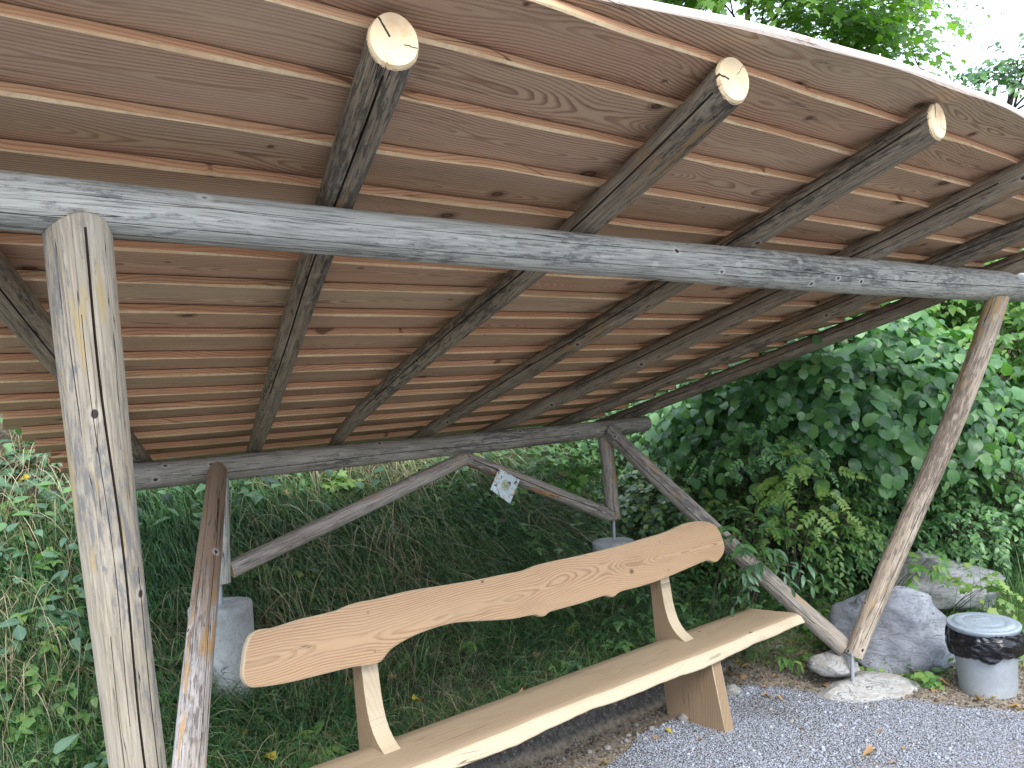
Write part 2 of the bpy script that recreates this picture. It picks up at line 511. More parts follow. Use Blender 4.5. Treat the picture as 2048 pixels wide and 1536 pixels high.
def hash_noise(X, Y, sc, seed=0):
    X = np.asarray(X, float) * sc + seed * 17.3
    Y = np.asarray(Y, float) * sc + seed * 9.1
    return (np.sin(X * 1.7 + 1.3 * np.sin(Y * 1.1 + seed)) * np.cos(Y * 1.9 + 1.1 * np.sin(X * 0.8)) +
            0.5 * np.sin(X * 3.9 + Y * 2.3 + seed) * np.cos(Y * 4.3 - X * 1.7)) / 1.5


def bankd(X, Y):
    a = Y - 3.40 - 0.03 * hash_noise(X, Y, 1.7, 3)
    b = 0.85 * (X - 7.3) + 0.25 * (Y - 2.0)
    return np.where(X < 4.4, a, smax(a, b, 0.25) - 0.06 * np.clip((X - 4.4), 0, 1))


def tz(X, Y):
    X = np.asarray(X, float); Y = np.asarray(Y, float)
    d = bankd(X, Y)
    e = np.clip(d, 0, None)
    stepf = np.clip(1 - (X - 4.0) / 0.8, 0, 1)
    z = 0.17 * np.clip(e / 0.10, 0, 1) ** 0.8 * stepf
    z = z + 0.32 * e + 0.42 * np.clip(e - 0.85, 0, None) - 0.30 * np.clip(e - 3.8, 0, None)
    z = z - 0.34 * np.clip(e - 7.5, 0, None)
    z = z + (0.05 * hash_noise(X, Y, 1.3, 1) + 0.02 * hash_noise(X, Y, 5.1, 2)) * np.clip(e / 0.5, 0, 1)
    ed = X - (X0E + 0.15 + (3.06 - Y) * 0.49)
    z = z + (0.012 + 0.008 * hash_noise(X, Y, 3.0, 5)) * np.clip(ed / 0.25, 0, 1) * (e <= 0)
    return z


def soil_mat():
    s = NT('dark bank soil')
    P = s.tex()
    n1 = s.noise(P, 2.5, 6, 0.6)
    n2 = s.noise(P, 30, 5, 0.7)
    c = s.mix(s.ss(n1, 0.35, 0.65), (0.075, 0.058, 0.042), (0.13, 0.105, 0.08))
    c = s.mix(s.ss(n2, 0.52, 0.7, 0, 0.6), c, (0.24, 0.21, 0.18))
    c = s.mix(s.ss(n2, 0.2, 0.42, 0.6, 0), c, (0.03, 0.024, 0.018))
    z = s.sep(P)[2]
    # trodden ground without the bank is greyer and paler
    flat = s.ss(z, 0.02, 0.10, 1.0, 0.0)
    c2 = s.mix(s.ss(n2, 0.35, 0.65), (0.17, 0.145, 0.115), (0.34, 0.285, 0.215))
    c = s.mix(flat, c, c2)
    stp = s.math('MULTIPLY', s.ss(z, 0.02, 0.05, 0, 1), s.ss(z, 0.17, 0.21, 1, 0))
    c = s.mix(stp, c, s.mix(s.ss(n2, 0.4, 0.62), (0.075, 0.07, 0.066), (0.15, 0.14, 0.13)))
    s.pbr(c, 0.95, s.bump(s.math('ADD', n1, n2), 0.8, 0.02), spec=0.1)
    return s.m


def axis_grid(lo, hi, fine_lo, fine_hi, fine, coarse):
    a = list(np.arange(fine_lo, fine_hi, fine))
    x, st = fine_hi, fine
    while x < hi:
        a.append(x); st = min(st * 1.25, coarse); x += st
    a.append(hi)
    x, st = fine_lo, fine
    while x > lo:
        st = min(st * 1.25, coarse); x -= st; a.append(x)
    a.append(lo)
    return np.unique(np.round(a, 4))


gx = axis_grid(-150, 160, -1, 9, 0.09, 12)
gy = axis_grid(-150, 160, 1.2, 6.5, 0.06, 12)
GX, GY = np.meshgrid(gx, gy)
GZ = tz(GX, GY)
nx, ny = len(gx), len(gy)
idx = np.arange(nx * ny).reshape(ny, nx)
F = np.stack([idx[:-1, :-1], idx[:-1, 1:], idx[1:, 1:], idx[1:, :-1]], -1).reshape(-1, 4)
me = fastmesh('ground', np.stack([GX, GY, GZ], -1).reshape(-1, 3), F, [soil_mat()], smooth=True)
g = link(bpy.data.objects.new('ground', me))
tag(g, 'earth ground rising into a steep bank behind the shelter', 'ground', kind='structure')


# gravel: a sheet plus real stones
def gravel_inside(X, Y):
    edge = X0E + 0.15 + (3.06 - Y) * 0.49 + 0.05 * hash_noise(4.5 + 0 * X, Y, 3.3, 8) + 0.03 * np.random.default_rng(3).normal(size=np.shape(X))
    back = 3.18 + 0.05 * hash_noise(X, 3.0 + 0 * X, 4.0, 9) - 0.13 * np.clip((3.55 - X) / 0.8, 0, 1)
    return (X < edge) & (Y < back)


s = NT('grey gravel bed')
P = s.tex()
v1 = s.t.nodes.new('ShaderNodeTexVoronoi'); s.t.links.new(P, v1.inputs['Vector']); v1.inputs['Scale'].default_value = 95
gc = s.sep(v1.outputs['Color'])[0]
c = s.mix(gc, (0.23, 0.235, 0.25), (0.40, 0.41, 0.43))
c = s.mix(s.ss(v1.outputs['Distance'], 0.3, 0.65), c, (0.07, 0.07, 0.075))
n0 = s.noise(P, 1.3, 4, 0.6)
c = s.mix(s.ss(n0, 0.5, 0.7, 0, 0.35), c, (0.27, 0.24, 0.20))
s.pbr(c, 0.9, s.bump(s.math('SUBTRACT', 1.0, v1.outputs['Distance']), 0.9, 0.006), spec=0.2)
M_gravbed = s.m
oo = np.concatenate([[95, 80, 60, 40, 25, 15, 10, 7], np.arange(5.6, -0.01, -0.08)])
rows = np.concatenate([np.arange(-90, -6, 6.0), np.arange(-6, 2.75, 0.1)])
O_, YR_ = np.meshgrid(oo, rows)
EXr = X0E + 0.15 + (3.06 - YR_) * 0.49 + 0.05 * hash_noise(4.5 + 0 * YR_, YR_, 3.3, 8)
XA = EXr - O_
tb = np.linspace(0.2, 1, 5)[:, None]
Xl = XA[-1][None] + 0 * tb
BYl = 3.18 + 0.05 * hash_noise(Xl, 3.0 + 0 * Xl, 4.0, 9) - 0.13 * np.clip((3.55 - Xl) / 0.8, 0, 1)
AXs = np.concatenate([XA, Xl - 0.12 * tb ** 2 * (O_[-1][None] < 0.3)])
AYs = np.concatenate([YR_, rows[-1] + (BYl - rows[-1]) * tb])
ny2, nx2 = AXs.shape
idx = np.arange(nx2 * ny2).reshape(ny2, nx2)
F = np.stack([idx[:-1, :-1], idx[:-1, 1:], idx[1:, 1:], idx[1:, :-1]], -1).reshape(-1, 4)
V = np.stack([AXs, AYs, np.full_like(AXs, 0.006)], -1).reshape(-1, 3)
me = fastmesh('gravel_path', V, F, [M_gravbed])
tag(link(bpy.data.objects.new('gravel_path', me)), 'grey gravel surface in front of the bench', 'gravel path', kind='structure')

bm = bmesh.new()
bmesh.ops.create_icosphere(bm, subdivisions=1, radius=1)
ICO_V = np.array([v.co[:] for v in bm.verts]); ICO_F = np.array([[v.index for v in f.verts] for f in bm.faces])
bm.free()


def stones(name, P, size, mats, midx_prob=None, flat=0.6, label=None, cat=None, kind='stuff'):
    n = len(P)
    rot = random_rot(n)
    sc = size[:, None] * np.stack([rng.uniform(.7, 1.25, n), rng.uniform(.6, 1.1, n), rng.uniform(.4, .9, n)], 1)
    V = ICO_V[None] * (1 + rng.uniform(-.22, .22, (n, len(ICO_V), 1)))
    V = V * sc[:, None, :]
    V = np.einsum('nij,nkj->nki', rot, V)
    V[:, :, 2] *= flat + 0.3
    V = V + P[:, None, :]
    F = ICO_F[None] + (np.arange(n) * len(ICO_V))[:, None, None]
    mi = np.repeat(rng.integers(0, len(mats), n), len(ICO_F))
    me = fastmesh(name, V.reshape(-1, 3), F.reshape(-1, 3), mats, midx=mi)
    o = link(bpy.data.objects.new(name, me))
    tag(o, label, cat, kind=kind)
    return o


def random_rot(n):
    q = rng.normal(size=(n, 4)); q /= np.linalg.norm(q, axis=1)[:, None]
    a, b, c, d = q.T
    return np.stack([np.stack([1 - 2 * (c * c + d * d), 2 * (b * c - a * d), 2 * (b * d + a * c)], -1),
                     np.stack([2 * (b * c + a * d), 1 - 2 * (b * b + d * d), 2 * (c * d - a * b)], -1),
                     np.stack([2 * (b * d - a * c), 2 * (c * d + a * b), 1 - 2 * (b * b + c * c)], -1)], 1)


def flatmat(name, c, rough=0.9):
    s = NT(name)
    g_ = s.t.nodes.new('ShaderNodeNewGeometry').outputs['Random Per Island']
    cc = s.mix(g_, tuple(v * 0.82 for v in c), tuple(v * 1.15 for v in c))
    s.pbr(cc, rough, spec=0.2)
    return s.m


def clump0(X, Y): return np.clip(0.5 + 0.8 * hash_noise(X, Y, 2.1, 77), 0, 1) ** 3


GM = [flatmat('gravel blue grey', (0.32, 0.345, 0.405)), flatmat('gravel mid grey', (0.35, 0.375, 0.43)), flatmat('gravel pale grey', (0.40, 0.425, 0.475)), flatmat('gravel dark grey', (0.29, 0.31, 0.36))]
n = 90000
Q = np.stack([rng.uniform(2.2, 5.6, n), rng.uniform(1.0, 3.35, n)], 1)
Q = Q[gravel_inside(Q[:, 0], Q[:, 1])]
thin = clump0(Q[:, 0], Q[:, 1]); Q = Q[rng.uniform(size=len(Q)) < np.clip(1.25 - thin, 0.25, 1)]
Pg = np.c_[Q, 0.006 + rng.uniform(0, 0.003, len(Q))]
stones('gravel', Pg, np.where(rng.uniform(size=len(Q)) < 0.012, rng.uniform(0.007, 0.013, len(Q)), rng.uniform(0.0022, 0.0052, len(Q))), GM, label='loose blue grey gravel chips covering the path', cat='gravel')
# crumbs of soil and small stone along the back of the gravel and on the verge
n = 26000
Q = np.stack([rng.uniform(2.2, 6.2, n), rng.uniform(1.4, 3.5, n)], 1)
inside = gravel_inside(Q[:, 0], Q[:, 1])
keep = (~inside) | (rng.uniform(size=n) < 0.04)
Q = Q[keep & (bankd(Q[:, 0], Q[:, 1]) < 0.05)]
CR = [flatmat('soil crumb dark', (0.09, 0.075, 0.06)), flatmat('soil crumb brown', (0.17, 0.14, 0.11)), flatmat('soil crumb grey', (0.26, 0.24, 0.215))]
sz = rng.uniform(0.003, 0.009, len(Q)); big = rng.uniform(size=len(Q)) < 0.03; sz[big] = rng.uniform(0.010, 0.02, big.sum())
stones('soil_crumbs', np.c_[Q, tz(Q[:, 0], Q[:, 1]) + 0.003], sz, CR, label='crumbled soil and small stones along the gravel edge', cat='soil')

# ------------------------------------------------------------------ logs
def lerp_path(P, t):
    """smooth curve through the control points"""
    P = np.array(P, float)
    if len(P) == 2:
        return P[0] + (P[1] - P[0]) * t
    L = np.r_[0, np.cumsum(np.linalg.norm(np.diff(P, axis=0), axis=1))]
    L /= L[-1]
    # quadratic/lagrange blend per coordinate
    deg = min(len(P) - 1, 3)
    co = [np.polyfit(L, P[:, k], deg) for k in range(P.shape[1])]
    return np.array([np.polyval(c_, t) for c_ in co])


def log(name, pts, rad, mat, parent=None, grooves=(), cut=None, nseg=96, seed=0, cap=(True, True), endmat=None, capname='cut_end', bevel=0.0, M_is_parent=False, label=None):
    pts = [np.array(p, float) for p in pts]
    p0, p1 = pts[0], pts[-1]
    zax = Vector(p1 - p0); L = zax.length; zax.normalize()
    up = Vector((0, 0, 1)) if abs(zax.z) < 0.9 else Vector((0, -1, 0))
    xax = up.cross(zax).normalized(); yax = zax.cross(xax)
    M = Matrix(((xax.x, yax.x, zax.x, p0[0]), (xax.y, yax.y, zax.y, p0[1]), (xax.z, yax.z, zax.z, p0[2]), (0, 0, 0, 1)))
    Mi = M.inverted()
    lp = [np.array((Mi @ Vector(p))[:]) for p in pts]
    midp = Vector((p0 + p1) / 2)
    cl = Mi.to_3x3() @ (Vector(CAM) - midp)
    a_face = math.atan2(cl.y, cl.x)          # side turned to the path: where the drying checks opened
    grooves = [((a_face + g_[0]) % (2 * math.pi), *g_[1:]) for g_ in grooves]
    ths = list(np.linspace(0, 2 * math.pi, nseg, endpoint=False))
    for (ga_, t0, t1, gw, gd) in grooves:
        hw = gw / 2 / np.mean(rad)
        ths = [a for a in ths if abs((a - ga_ + math.pi) % (2 * math.pi) - math.pi) > hw * 1.3]
        ths += [(ga_ + k * hw) % (2 * math.pi) for k in (-1.2, -0.9, -0.35, 0.35, 0.9, 1.2)]
    ths = np.array(sorted(ths)); ns = len(ths)
    nr = max(12, int(L / 0.03))
    tt = np.linspace(0, 1, nr)
    rads = np.interp(tt, np.linspace(0, 1, len(rad)), rad) if not bevel else np.interp(tt, np.linspace(0, 1, len(rad)) ** 1.2, rad)
    V = np.zeros((nr, ns, 3))
    for i, t in enumerate(tt):
        c_ = lerp_path(lp, t)
        tw = 0.10 * math.sin(t * 5 + seed) + 0.05 * math.sin(t * 17 + seed * 2)
        a = ths + tw
        r = rads[i] * (1 + 0.018 * np.sin(2 * ths + seed + 2 * t) + 0.012 * np.sin(3 * ths + seed * 2 + t * 9) + 0.010 * math.sin(t * L * 5 + seed) + 0.006 * np.sin(5 * ths + t * L * 7))
        for (ga_, t0, t1, gw, gd) in grooves:
            if t0 - 0.02 < t < t1 + 0.02:
                k = min(1, (t - t0 + 0.02) / 0.08, (t1 + 0.02 - t) / 0.08)
                k = max(0, k) * (0.75 + 0.25 * math.sin(t * 40 + seed))
                hw = gw / 2 / np.mean(rad)
                dd = np.abs((ths - ga_ + math.pi) % (2 * math.pi) - math.pi)
                r = r - gd * k * (dd < hw * 0.6)
        V[i, :, 0] = c_[0] + r * np.cos(a); V[i, :, 1] = c_[1] + r * np.sin(a); V[i, :, 2] = c_[2]
    if bevel:                 # plumb saw cut at the front end
        nw = Vector((-zax.x, -zax.y, 0)).normalized()
        nl = Mi.to_3x3() @ nw
        for i in range(nr):
            k_ = max(0.0, 1 - tt[i] / 0.10)
            V[i, :, 2] -= k_ * ((V[i, :, 0] - V[i, :, 0].mean()) * nl.x + (V[i, :, 1] - V[i, :, 1].mean()) * nl.y) / nl.z
    if cut is not None:       # saddle: stop every fibre line at the surface of another log
        (cp, cdv, cr, zmax) = cut
        cpl = np.array((Mi @ Vector(cp))[:]); cdl = np.array((Mi.to_3x3() @ Vector(cdv).normalized())[:])
        base = V[-1].copy(); ax = np.array([0, 0, 1.0])
        for j in range(ns):
            o_ = base[j].copy(); o_[2] = 0
            w_ = o_ - cpl
            a_ = ax - cdl * (ax @ cdl); b_ = w_ - cdl * (w_ @ cdl)
            A, B, C_ = a_ @ a_, 2 * a_ @ b_, b_ @ b_ - cr * cr
            D = B * B - 4 * A * C_
            ze = (-B - math.sqrt(D)) / (2 * A) if D > 0 else L + zmax
            lat = abs(o_ @ cdl)
            ze = min(max(ze, L * 0.5), L + zmax - 7.5 * lat * lat)
            f0 = ze / L
            m0 = int(nr * 0.7); z0_ = V[m0, j, 2]
            V[m0:, j, 2] = z0_ + (V[m0:, j, 2] - z0_) * (ze - z0_) / max(1e-6, (V[-1, j, 2] - z0_))
    bev = []
    faces, mi = [], []
    idx = np.arange(nr * ns).reshape(nr, ns)
    for i in range(nr - 1):
        a0, a1 = idx[i], idx[i + 1]
        for j in range(ns):
            k = (j + 1) % ns
            faces.append((a0[j], a0[k], a1[k], a1[j]))
            dk = 0
            am = (ths[j] + ((ths[k] - ths[j]) % (2 * math.pi)) / 2)
            for (ga_, t0, t1, gw, gd) in grooves:
                if t0 < tt[i] < t1 and abs((am - ga_ + math.pi) % (2 * math.pi) - math.pi) < gw / 2 / np.mean(rad) * 0.88: dk = 1
            mi.append(dk)
    verts = V.reshape(-1, 3)
    o = meshobj(name, verts, faces, None, M, parent, mats=[mat, M_crack], midx=mi)
    if label: o['label'] = label
    # end faces as their own meshes
    for which, en in ((0, cap[0]), (nr - 1, cap[1])):
        if not en: continue
        ringv = V[which]
        cen = ringv.mean(0)
        out = -1 if which == 0 else 1
        rings = [ringv + (0, 0, 0.0005 * out)]
        if bevel:
            jit = 1 + 0.05 * rng.uniform(-1, 1, (ns, 1))
            inner = cen + (ringv - cen) * 0.925
            inner[:, 2] += bevel * out
            first = ringv.copy(); first[:, 2] -= out * bevel * 0.35 * (1 + rng.uniform(-.8, .8, ns)); first = cen * [1, 1, 0] + (first - cen * [1, 1, 0]) * [1.012, 1.012, 1]
            rings = [first, inner]
        for f_ in (0.6, 0.25):
            rings.append(cen + (rings[-1 if len(rings) > 1 else 0] - cen) * (f_ if f_ == 0.6 else 0.42))
        vv = np.concatenate(rings); cz = rings[-1].mean(0)
        vv = np.vstack([vv, cz])
        fs = []
        for q_ in range(len(rings) - 1):
            for j in range(ns):
                k = (j + 1) % ns
                f4 = (q_ * ns + j, q_ * ns + k, (q_ + 1) * ns + k, (q_ + 1) * ns + j)
                fs.append(f4 if out < 0 else f4)
        q_ = len(rings) - 1
        for j in range(ns):
            fs.append((q_ * ns + j, q_ * ns + (j + 1) % ns, len(vv) - 1))
        Mc = M @ Matrix.Translation(cen)
        meshobj(capname, vv - cen, fs, endmat or M_end, Mc, o, smooth=False)
    return o


shelter = empty('shelter', (3.0, 3.0, 0.0), label='open timber shelter with round log frame and a fan-raftered board roof', cat='shelter')
YF, ZF = 2.013, 2.39
YR, ZR = 4.35, 1.64


def onF(x, y): return on(x, y, 1, YF)
def onR(x, y, yy=YR): return on(x, y, 1, yy)


A0 = onF(0, 398); A1 = onF(1024, 496); A2 = onF(2040, 574)
dirF = A1 - A0
left_end = A0 - dirF / np.linalg.norm(dirF) * 1.3
right_end = A2 + (A2 - A1) / np.linalg.norm(A2 - A1) * 0.42
log('front_beam', [left_end, A0, A1, A2, right_end], [0.060, 0.0630, 0.0708, 0.085, 0.092, 0.092], M_beam, shelter, grooves=[(0.35, 0.02, 0.5, 0.0022, 0.010), (-0.5, 0.18, 0.72, 0.002, 0.010), (0.9, 0.1, 0.5, 0.002, 0.007), (0.1, 0.5, 0.98, 0.0028, 0.01)], nseg=128, seed=1.0)
B0 = onR(290, 952); B1 = onR(800, 901); B2 = onR(1292, 847)
log('rear_beam', [B0 - (0.22, 0, 0), B0, B1, B2], [0.070, 0.068, 0.064, 0.058], M_beamr, shelter, grooves=[(0.3, 0.1, 0.8, 0.004, 0.010)], seed=2.0)

SL = math.radians(17.6)
NRM = np.array([0, math.sin(SL), math.cos(SL)]); SDIR = np.array([0, math.cos(SL), -math.sin(SL)])


def onslope(x, y, off):
    p0 = np.array([0, YF, 2.387 + off]); d = ray(x, y)
    return CAM + d * ((NRM @ (p0 - CAM)) / (NRM @ d))


RAFT = [
    [(-60, 480), (0, 570), (110, 725), (280, 915)],
    [(786, 84), (676, 395), (630, 515), (560, 741), (509, 893)],
    [(1465, 161), (1157, 457), (1050, 548), (690, 880)],
    [(1873, 244), (1464, 494), (1328, 576), (850, 867)],
    [(2048, 350), (1697, 520), (1119, 796), (990, 856)],
    [(2048, 457), (1854, 535), (1129, 845)],
    [(2048, 522), (1851, 601), (1234, 838)]]
RR = [[.060, .056, .040], [.0575, .050, .050, .047, .034], [.0600, .050, .047, .032], [.0610, .053, .05, .034], [.064, .060, .057, .036], [.058, .053, .037], [.064, .059, .046]]
for k, pp in enumerate(RAFT):
    P_ = [onslope(x, y, 0.11) for x, y in pp]
    if k == 0: P_ = P_[1:]
    # straight fit through the measured axis
    P_ = np.array(P_)
    d = P_[-1] - P_[0]; d /= np.linalg.norm(d)
    far = P_[-1] + d * (0.30 if k else 0.25)
    near = P_[0]
    if k == 0: near = P_[0] - d * 1.6
    if k == 4: near = P_[0] - d * 0.12
    if k == 5: near = P_[0] - d * 0.42
    if k == 6: near = P_[0] - d * 0.66
    ctrl = [near] + ([] if k == 0 else [p for p in P_[1:-1]]) + [far] if len(P_) > 3 else [near, far]
    gr = {1: [(0.05, 0.0, 0.62, 0.0055, 0.018)], 2: [(0.2, 0.0, 0.75, 0.0055, 0.014)], 3: [(0.3, 0.0, 0.8, 0.006, 0.014)], 4: [(0.3, 0.05, 0.7, 0.007, 0.014)], 5: [(0.3, 0.1, 0.9, 0.006, 0.012)], 6: [(0.2, 0.1, 0.9, 0.006, 0.012)], 0: [(0.2, 0.1, 0.9, 0.005, 0.010)]}[k]
    log('rafter', ctrl, RR[k], M_raft, shelter, grooves=gr, seed=3.0 + k * 1.7, bevel=0.008, cap=(True, True))

# ------------------------------------------------------------------ roof boards
T = 0.035
PITCH = 0.209
S0 = -0.534
OFF = 0.165


def eave(x): return -0.925 + 0.047 * (x - 3.3) ** 2


def slope_pt(x, s_, n_):
    return np.array([x, YF, 2.387 + OFF]) + SDIR * s_ + NRM * n_


def yy_of(s_): return YF + s_ * math.cos(SL)


def sfk(k): return S0 + PITCH * k + (0.022 if k == -1 else 0) + (0.009 * math.sin(k * 2.9 + 1) if k >= 0 else 0)


def board(k):
    sf = sfk(k)
    PT = sfk(k + 1) - sf          # exposed width of this board
    sb = sf + PT + (0.075 if k == -2 else 0.06)
    yf = yy_of(sf)
    xl = 0.525 + 0.446 * (yf - 3.856)
    xr = 5.72 - 0.327 * (yf - 1.9) + 0.02
    sd0 = k * 3.1
    is_eave = (k == -2)
    if is_eave: xl, xr = 1.22, 5.38
    if xl < -2.0: xl = -2.0
    nxx = int((xr - xl) / 0.035)
    xs = np.linspace(xl, xr, nxx)
    V, loc = [], []
    o3 = slope_pt((xl + xr) / 2, (sf + sb) / 2, 0)
    for i, x in enumerate(xs):
        wv = 0.0040 * math.sin(x * 2.3 + sd0) + 0.0022 * math.sin(x * 6.1 + sd0 * 2) + 0.0008 * math.sin(x * 15 + sd0 * 3)
        bumpk = 0.008 * max(0, math.sin(x * 1.3 + sd0 * 5)) ** 24
        s1 = sf + wv - bumpk
        e = eave(x)
        if is_eave: s1 = e + 0.002 * math.sin(x * 9)
        elif e > s1: s1 = e
        s1 = min(s1, sb - 0.01)
        tl = lambda s_: T * (s_ - sf) / PT
        ch = 0.0045 * (1 + 0.5 * math.sin(x * 7 + sd0))
        dx = 0.446 if i == 0 else (-0.327 if i == nxx - 1 else 0)
        back = sb
        xb = x
        if i == 0 and not is_eave: xb = x + 0.446 * (sb - sf)
        if i == nxx - 1 and not is_eave: xb = x - 0.327 * (sb - sf)
        bw = 0.0035 * math.sin(x * 3.3 + sd0)
        ring = [(xb, back, tl(back)), (x, s1 + ch * 1.3, tl(s1)), (x, s1, tl(s1) + ch), (x, s1 + 0.004, tl(s1) + T - 0.003), (xb, back, tl(back) + T - 0.003)]
        for (a, b_, c_) in ring:
            V.append(slope_pt(a, b_, c_) + NRM * bw * 0)
    V = np.array(V).reshape(nxx, 5, 3)
    faces, mi = [], []
    for i in range(nxx - 1):
        for j in range(5):
            k2 = (j + 1) % 5
            faces.append((i * 5 + j, (i + 1) * 5 + j, (i + 1) * 5 + k2, i * 5 + k2))
            mi.append({0: 0, 1: 2, 2: 1, 3: 0, 4: 0}[j])
    faces.append((0, 1, 2, 3, 4)); mi.append(1)
    b = (nxx - 1) * 5
    faces.append((b + 4, b + 3, b + 2, b + 1, b)); mi.append(1)
    # local frame: x along, y up the slope, z normal
    M = Matrix(((1, 0, 0, o3[0]), (0, SDIR[1], NRM[1], o3[1]), (0, SDIR[2], NRM[2], o3[2]), (0, 0, 0, 1)))
    Mi = np.array(M.inverted())
    Vl = V.reshape(-1, 3) @ Mi[:3, :3].T + Mi[:3, 3]
    o = meshobj('roof_board', Vl, faces, None, M, shelter, smooth=False, mats=[M_board, M_eave if is_eave else M_edge, M_eave if is_eave else M_arris], midx=mi)
    return o


for k in range(-2, 17):
    board(k)

# ------------------------------------------------------------------ posts and braces
def rod(name, p0, p1, r, parent, mat=None, n=16):
    p0 = Vector(p0); p1 = Vector(p1); z = p1 - p0; L = z.length
    q = z.to_track_quat('Z', 'Y').to_matrix().to_4x4()
    M = Matrix.Translation(p0) @ q
    vs, fs = [], []
    for zz in (0, L):
        for i in range(n):
            a = 2 * math.pi * i / n
            vs.append((r * math.cos(a), r * math.sin(a), zz))
    for i in range(n): fs.append((i, (i + 1) % n, n + (i + 1) % n, n + i))
    fs.append(tuple(range(n - 1, -1, -1))); fs.append(tuple(range(n, 2 * n)))
    return meshobj(name, vs, fs, mat or M_metal, M, parent, smooth=False)


footR = on(1712, 1312, 1, 2.64)
footL = on(335, 2080, 2, 0.20)
topL = on(152, 436, 1, YF - 0.004)
pl = [footL, on(276, 1536, 1, 2.35), on(205, 940, 1, 2.14), topL]
# left front post: straight from the foot to the beam, y from the plane of the two ends
def between(px, py, a, b, X_=1):
    """point on the ray through px,py closest to the segment a-b"""
    d = ray(px, py); d = d / np.linalg.norm(d); u = (b - a) / np.linalg.norm(b - a)
    w0 = CAM - a
    A_, B_, C_ = 1, d @ u, 1
    D_, E_ = d @ w0, u @ w0
    sc_ = (B_ * E_ - C_ * D_) / (A_ * C_ - B_ * B_)
    return CAM + d * sc_


pl = [footL, between(276, 1536, footL, topL), between(204, 940, footL, topL), topL]
bd = A1 - A0
log('front_post', pl, [.062, .0665, .068, .070], M_post, shelter, grooves=[(0.22, 0.0, 0.985, 0.0062, 0.022), (0.75, 0.0, 0.62, 0.0035, 0.014), (-0.45, 0.05, 0.55, 0.002, 0.006), (-0.1, 0.45, 0.9, 0.0018, 0.006)], cut=(A0, bd, 0.0655, 0.012), nseg=128, seed=11, label='pale front post with long dark drying crack', endmat=M_end)
topR = on(1992, 606, 1, YF - 0.03)
pr_ = [footR, between(1722, 1260, footR, topR), between(1841, 1000, footR, topR), between(1958, 700, footR, topR), topR]
log('front_post', pr_, [.052, .063, .064, .064, .062], M_postr, shelter, grooves=[(0.5, 0.05, 0.5, 0.004, 0.006)], cut=(A2, A2 - A1, 0.088, 0.05), nseg=96, seed=12, label='brown front post with orange bark stains')
# braces from the rear beam forward to the same feet
bt = onR(433, 948, YR - 0.075)
fL2 = footL + np.array([0.10, 0.08, 0.0])
fL2 = on(352, 2040, 2, 0.24)
log('brace', [fL2, between(378, 1536, fL2, bt), between(412, 1168, fL2, bt), between(427, 1030, fL2, bt), bt], [.058, .058, .056, .055, .048], M_brace, shelter, grooves=[(0.55, 0.3, 0.9, 0.003, 0.008), (-0.5, 0.5, 0.95, 0.0025, 0.006)], seed=13, cut=(B0, B1 - B0, 0.069, 0.04), label='orange flecked brace between front foot and rear beam')
bt2 = onR(1224, 868, YR - 0.075)
f2 = on(1692, 1298, 1, 2.72)
log('brace', [f2, between(1449, 1081, f2, bt2), bt2], [.060, .060, .056], M_greyb, shelter, grooves=[(-0.2, 0.1, 0.95, 0.005, 0.010)], seed=14, cut=(B2, B2 - B1, 0.060, 0.04), label='grey brace between front foot and rear beam')
# rear posts
log('rear_post', [onR(441, 1166), onR(437, 955)], [.050, .052], M_beam, shelter, seed=15, endmat=M_end)
log('rear_post', [onR(1227, 1037), onR(1209, 862)], [.052, .056], M_greyb, shelter, seed=16, cap=(True, False))
# low cross braces in the rear plane
m1 = onR(929, 917)
log('rear_brace', [onR(462, 1139), m1], [.047, .046], M_greyb, shelter, seed=17, label='left rear diagonal brace')
log('rear_brace', [m1 + (0.01, 0, 0), onR(1219, 1030)], [.043, .050], M_greyb, shelter, grooves=[(-0.15, 0.0, 0.9, 0.006, 0.010)], seed=18, label='right rear diagonal brace')
# steel rods
rod('steel_rod', onR(1227, 1030), onR(1229, 1084), 0.011, shelter)
rod('steel_rod', onR(440, 1160), onR(441, 1212), 0.011, shelter)
rod('steel_rod', on(1704, 1305, 1, 2.64), on(1706, 1372, 1, 2.64), 0.011, shelter)
rod('steel_rod', footL + (0, 0, 0.03), (footL[0], footL[1], 0.02), 0.011, shelter)


# ------------------------------------------------------------------ concrete piers
def pier(c, r, h, label):
    n, vs, fs = 64, [], []
    prof = [(r * 1.02, -h), (r * 1.01, -h * 0.5), (r, -0.03), (r * 0.995, -0.012), (r * 0.965, 0.0), (r * 0.6, 0.002), (0.02, 0.003)]
    for (rr_, z) in prof:
        for i in range(n):
            a = 2 * math.pi * i / n
            j = 1 + 0.01 * math.sin(3 * a) + rng.uniform(-.004, .004)
            vs.append((rr_ * j * math.cos(a), rr_ * j * math.sin(a), z + rng.uniform(-.0015, .0015)))
    for q_ in range(len(prof) - 1):
        for i in range(n):
            fs.append((q_ * n + i, q_ * n + (i + 1) % n, (q_ + 1) * n + (i + 1) % n, (q_ + 1) * n + i))
    fs.append(tuple(range(len(vs) - n, len(vs))))
    o = meshobj('concrete_pier', vs, fs, M_conc, Matrix.Translation(c))
    return tag(o, label, 'pier', 'concrete piers under the rear posts')


pcR = onR(1226, 1081); pcL = onR(441, 1208)
pier(pcR, 0.155, 0.75, 'low round concrete pier behind the right end of the bench back')
pier(pcL, 0.16, 0.95, 'tall round concrete pier beside the leaning left brace')


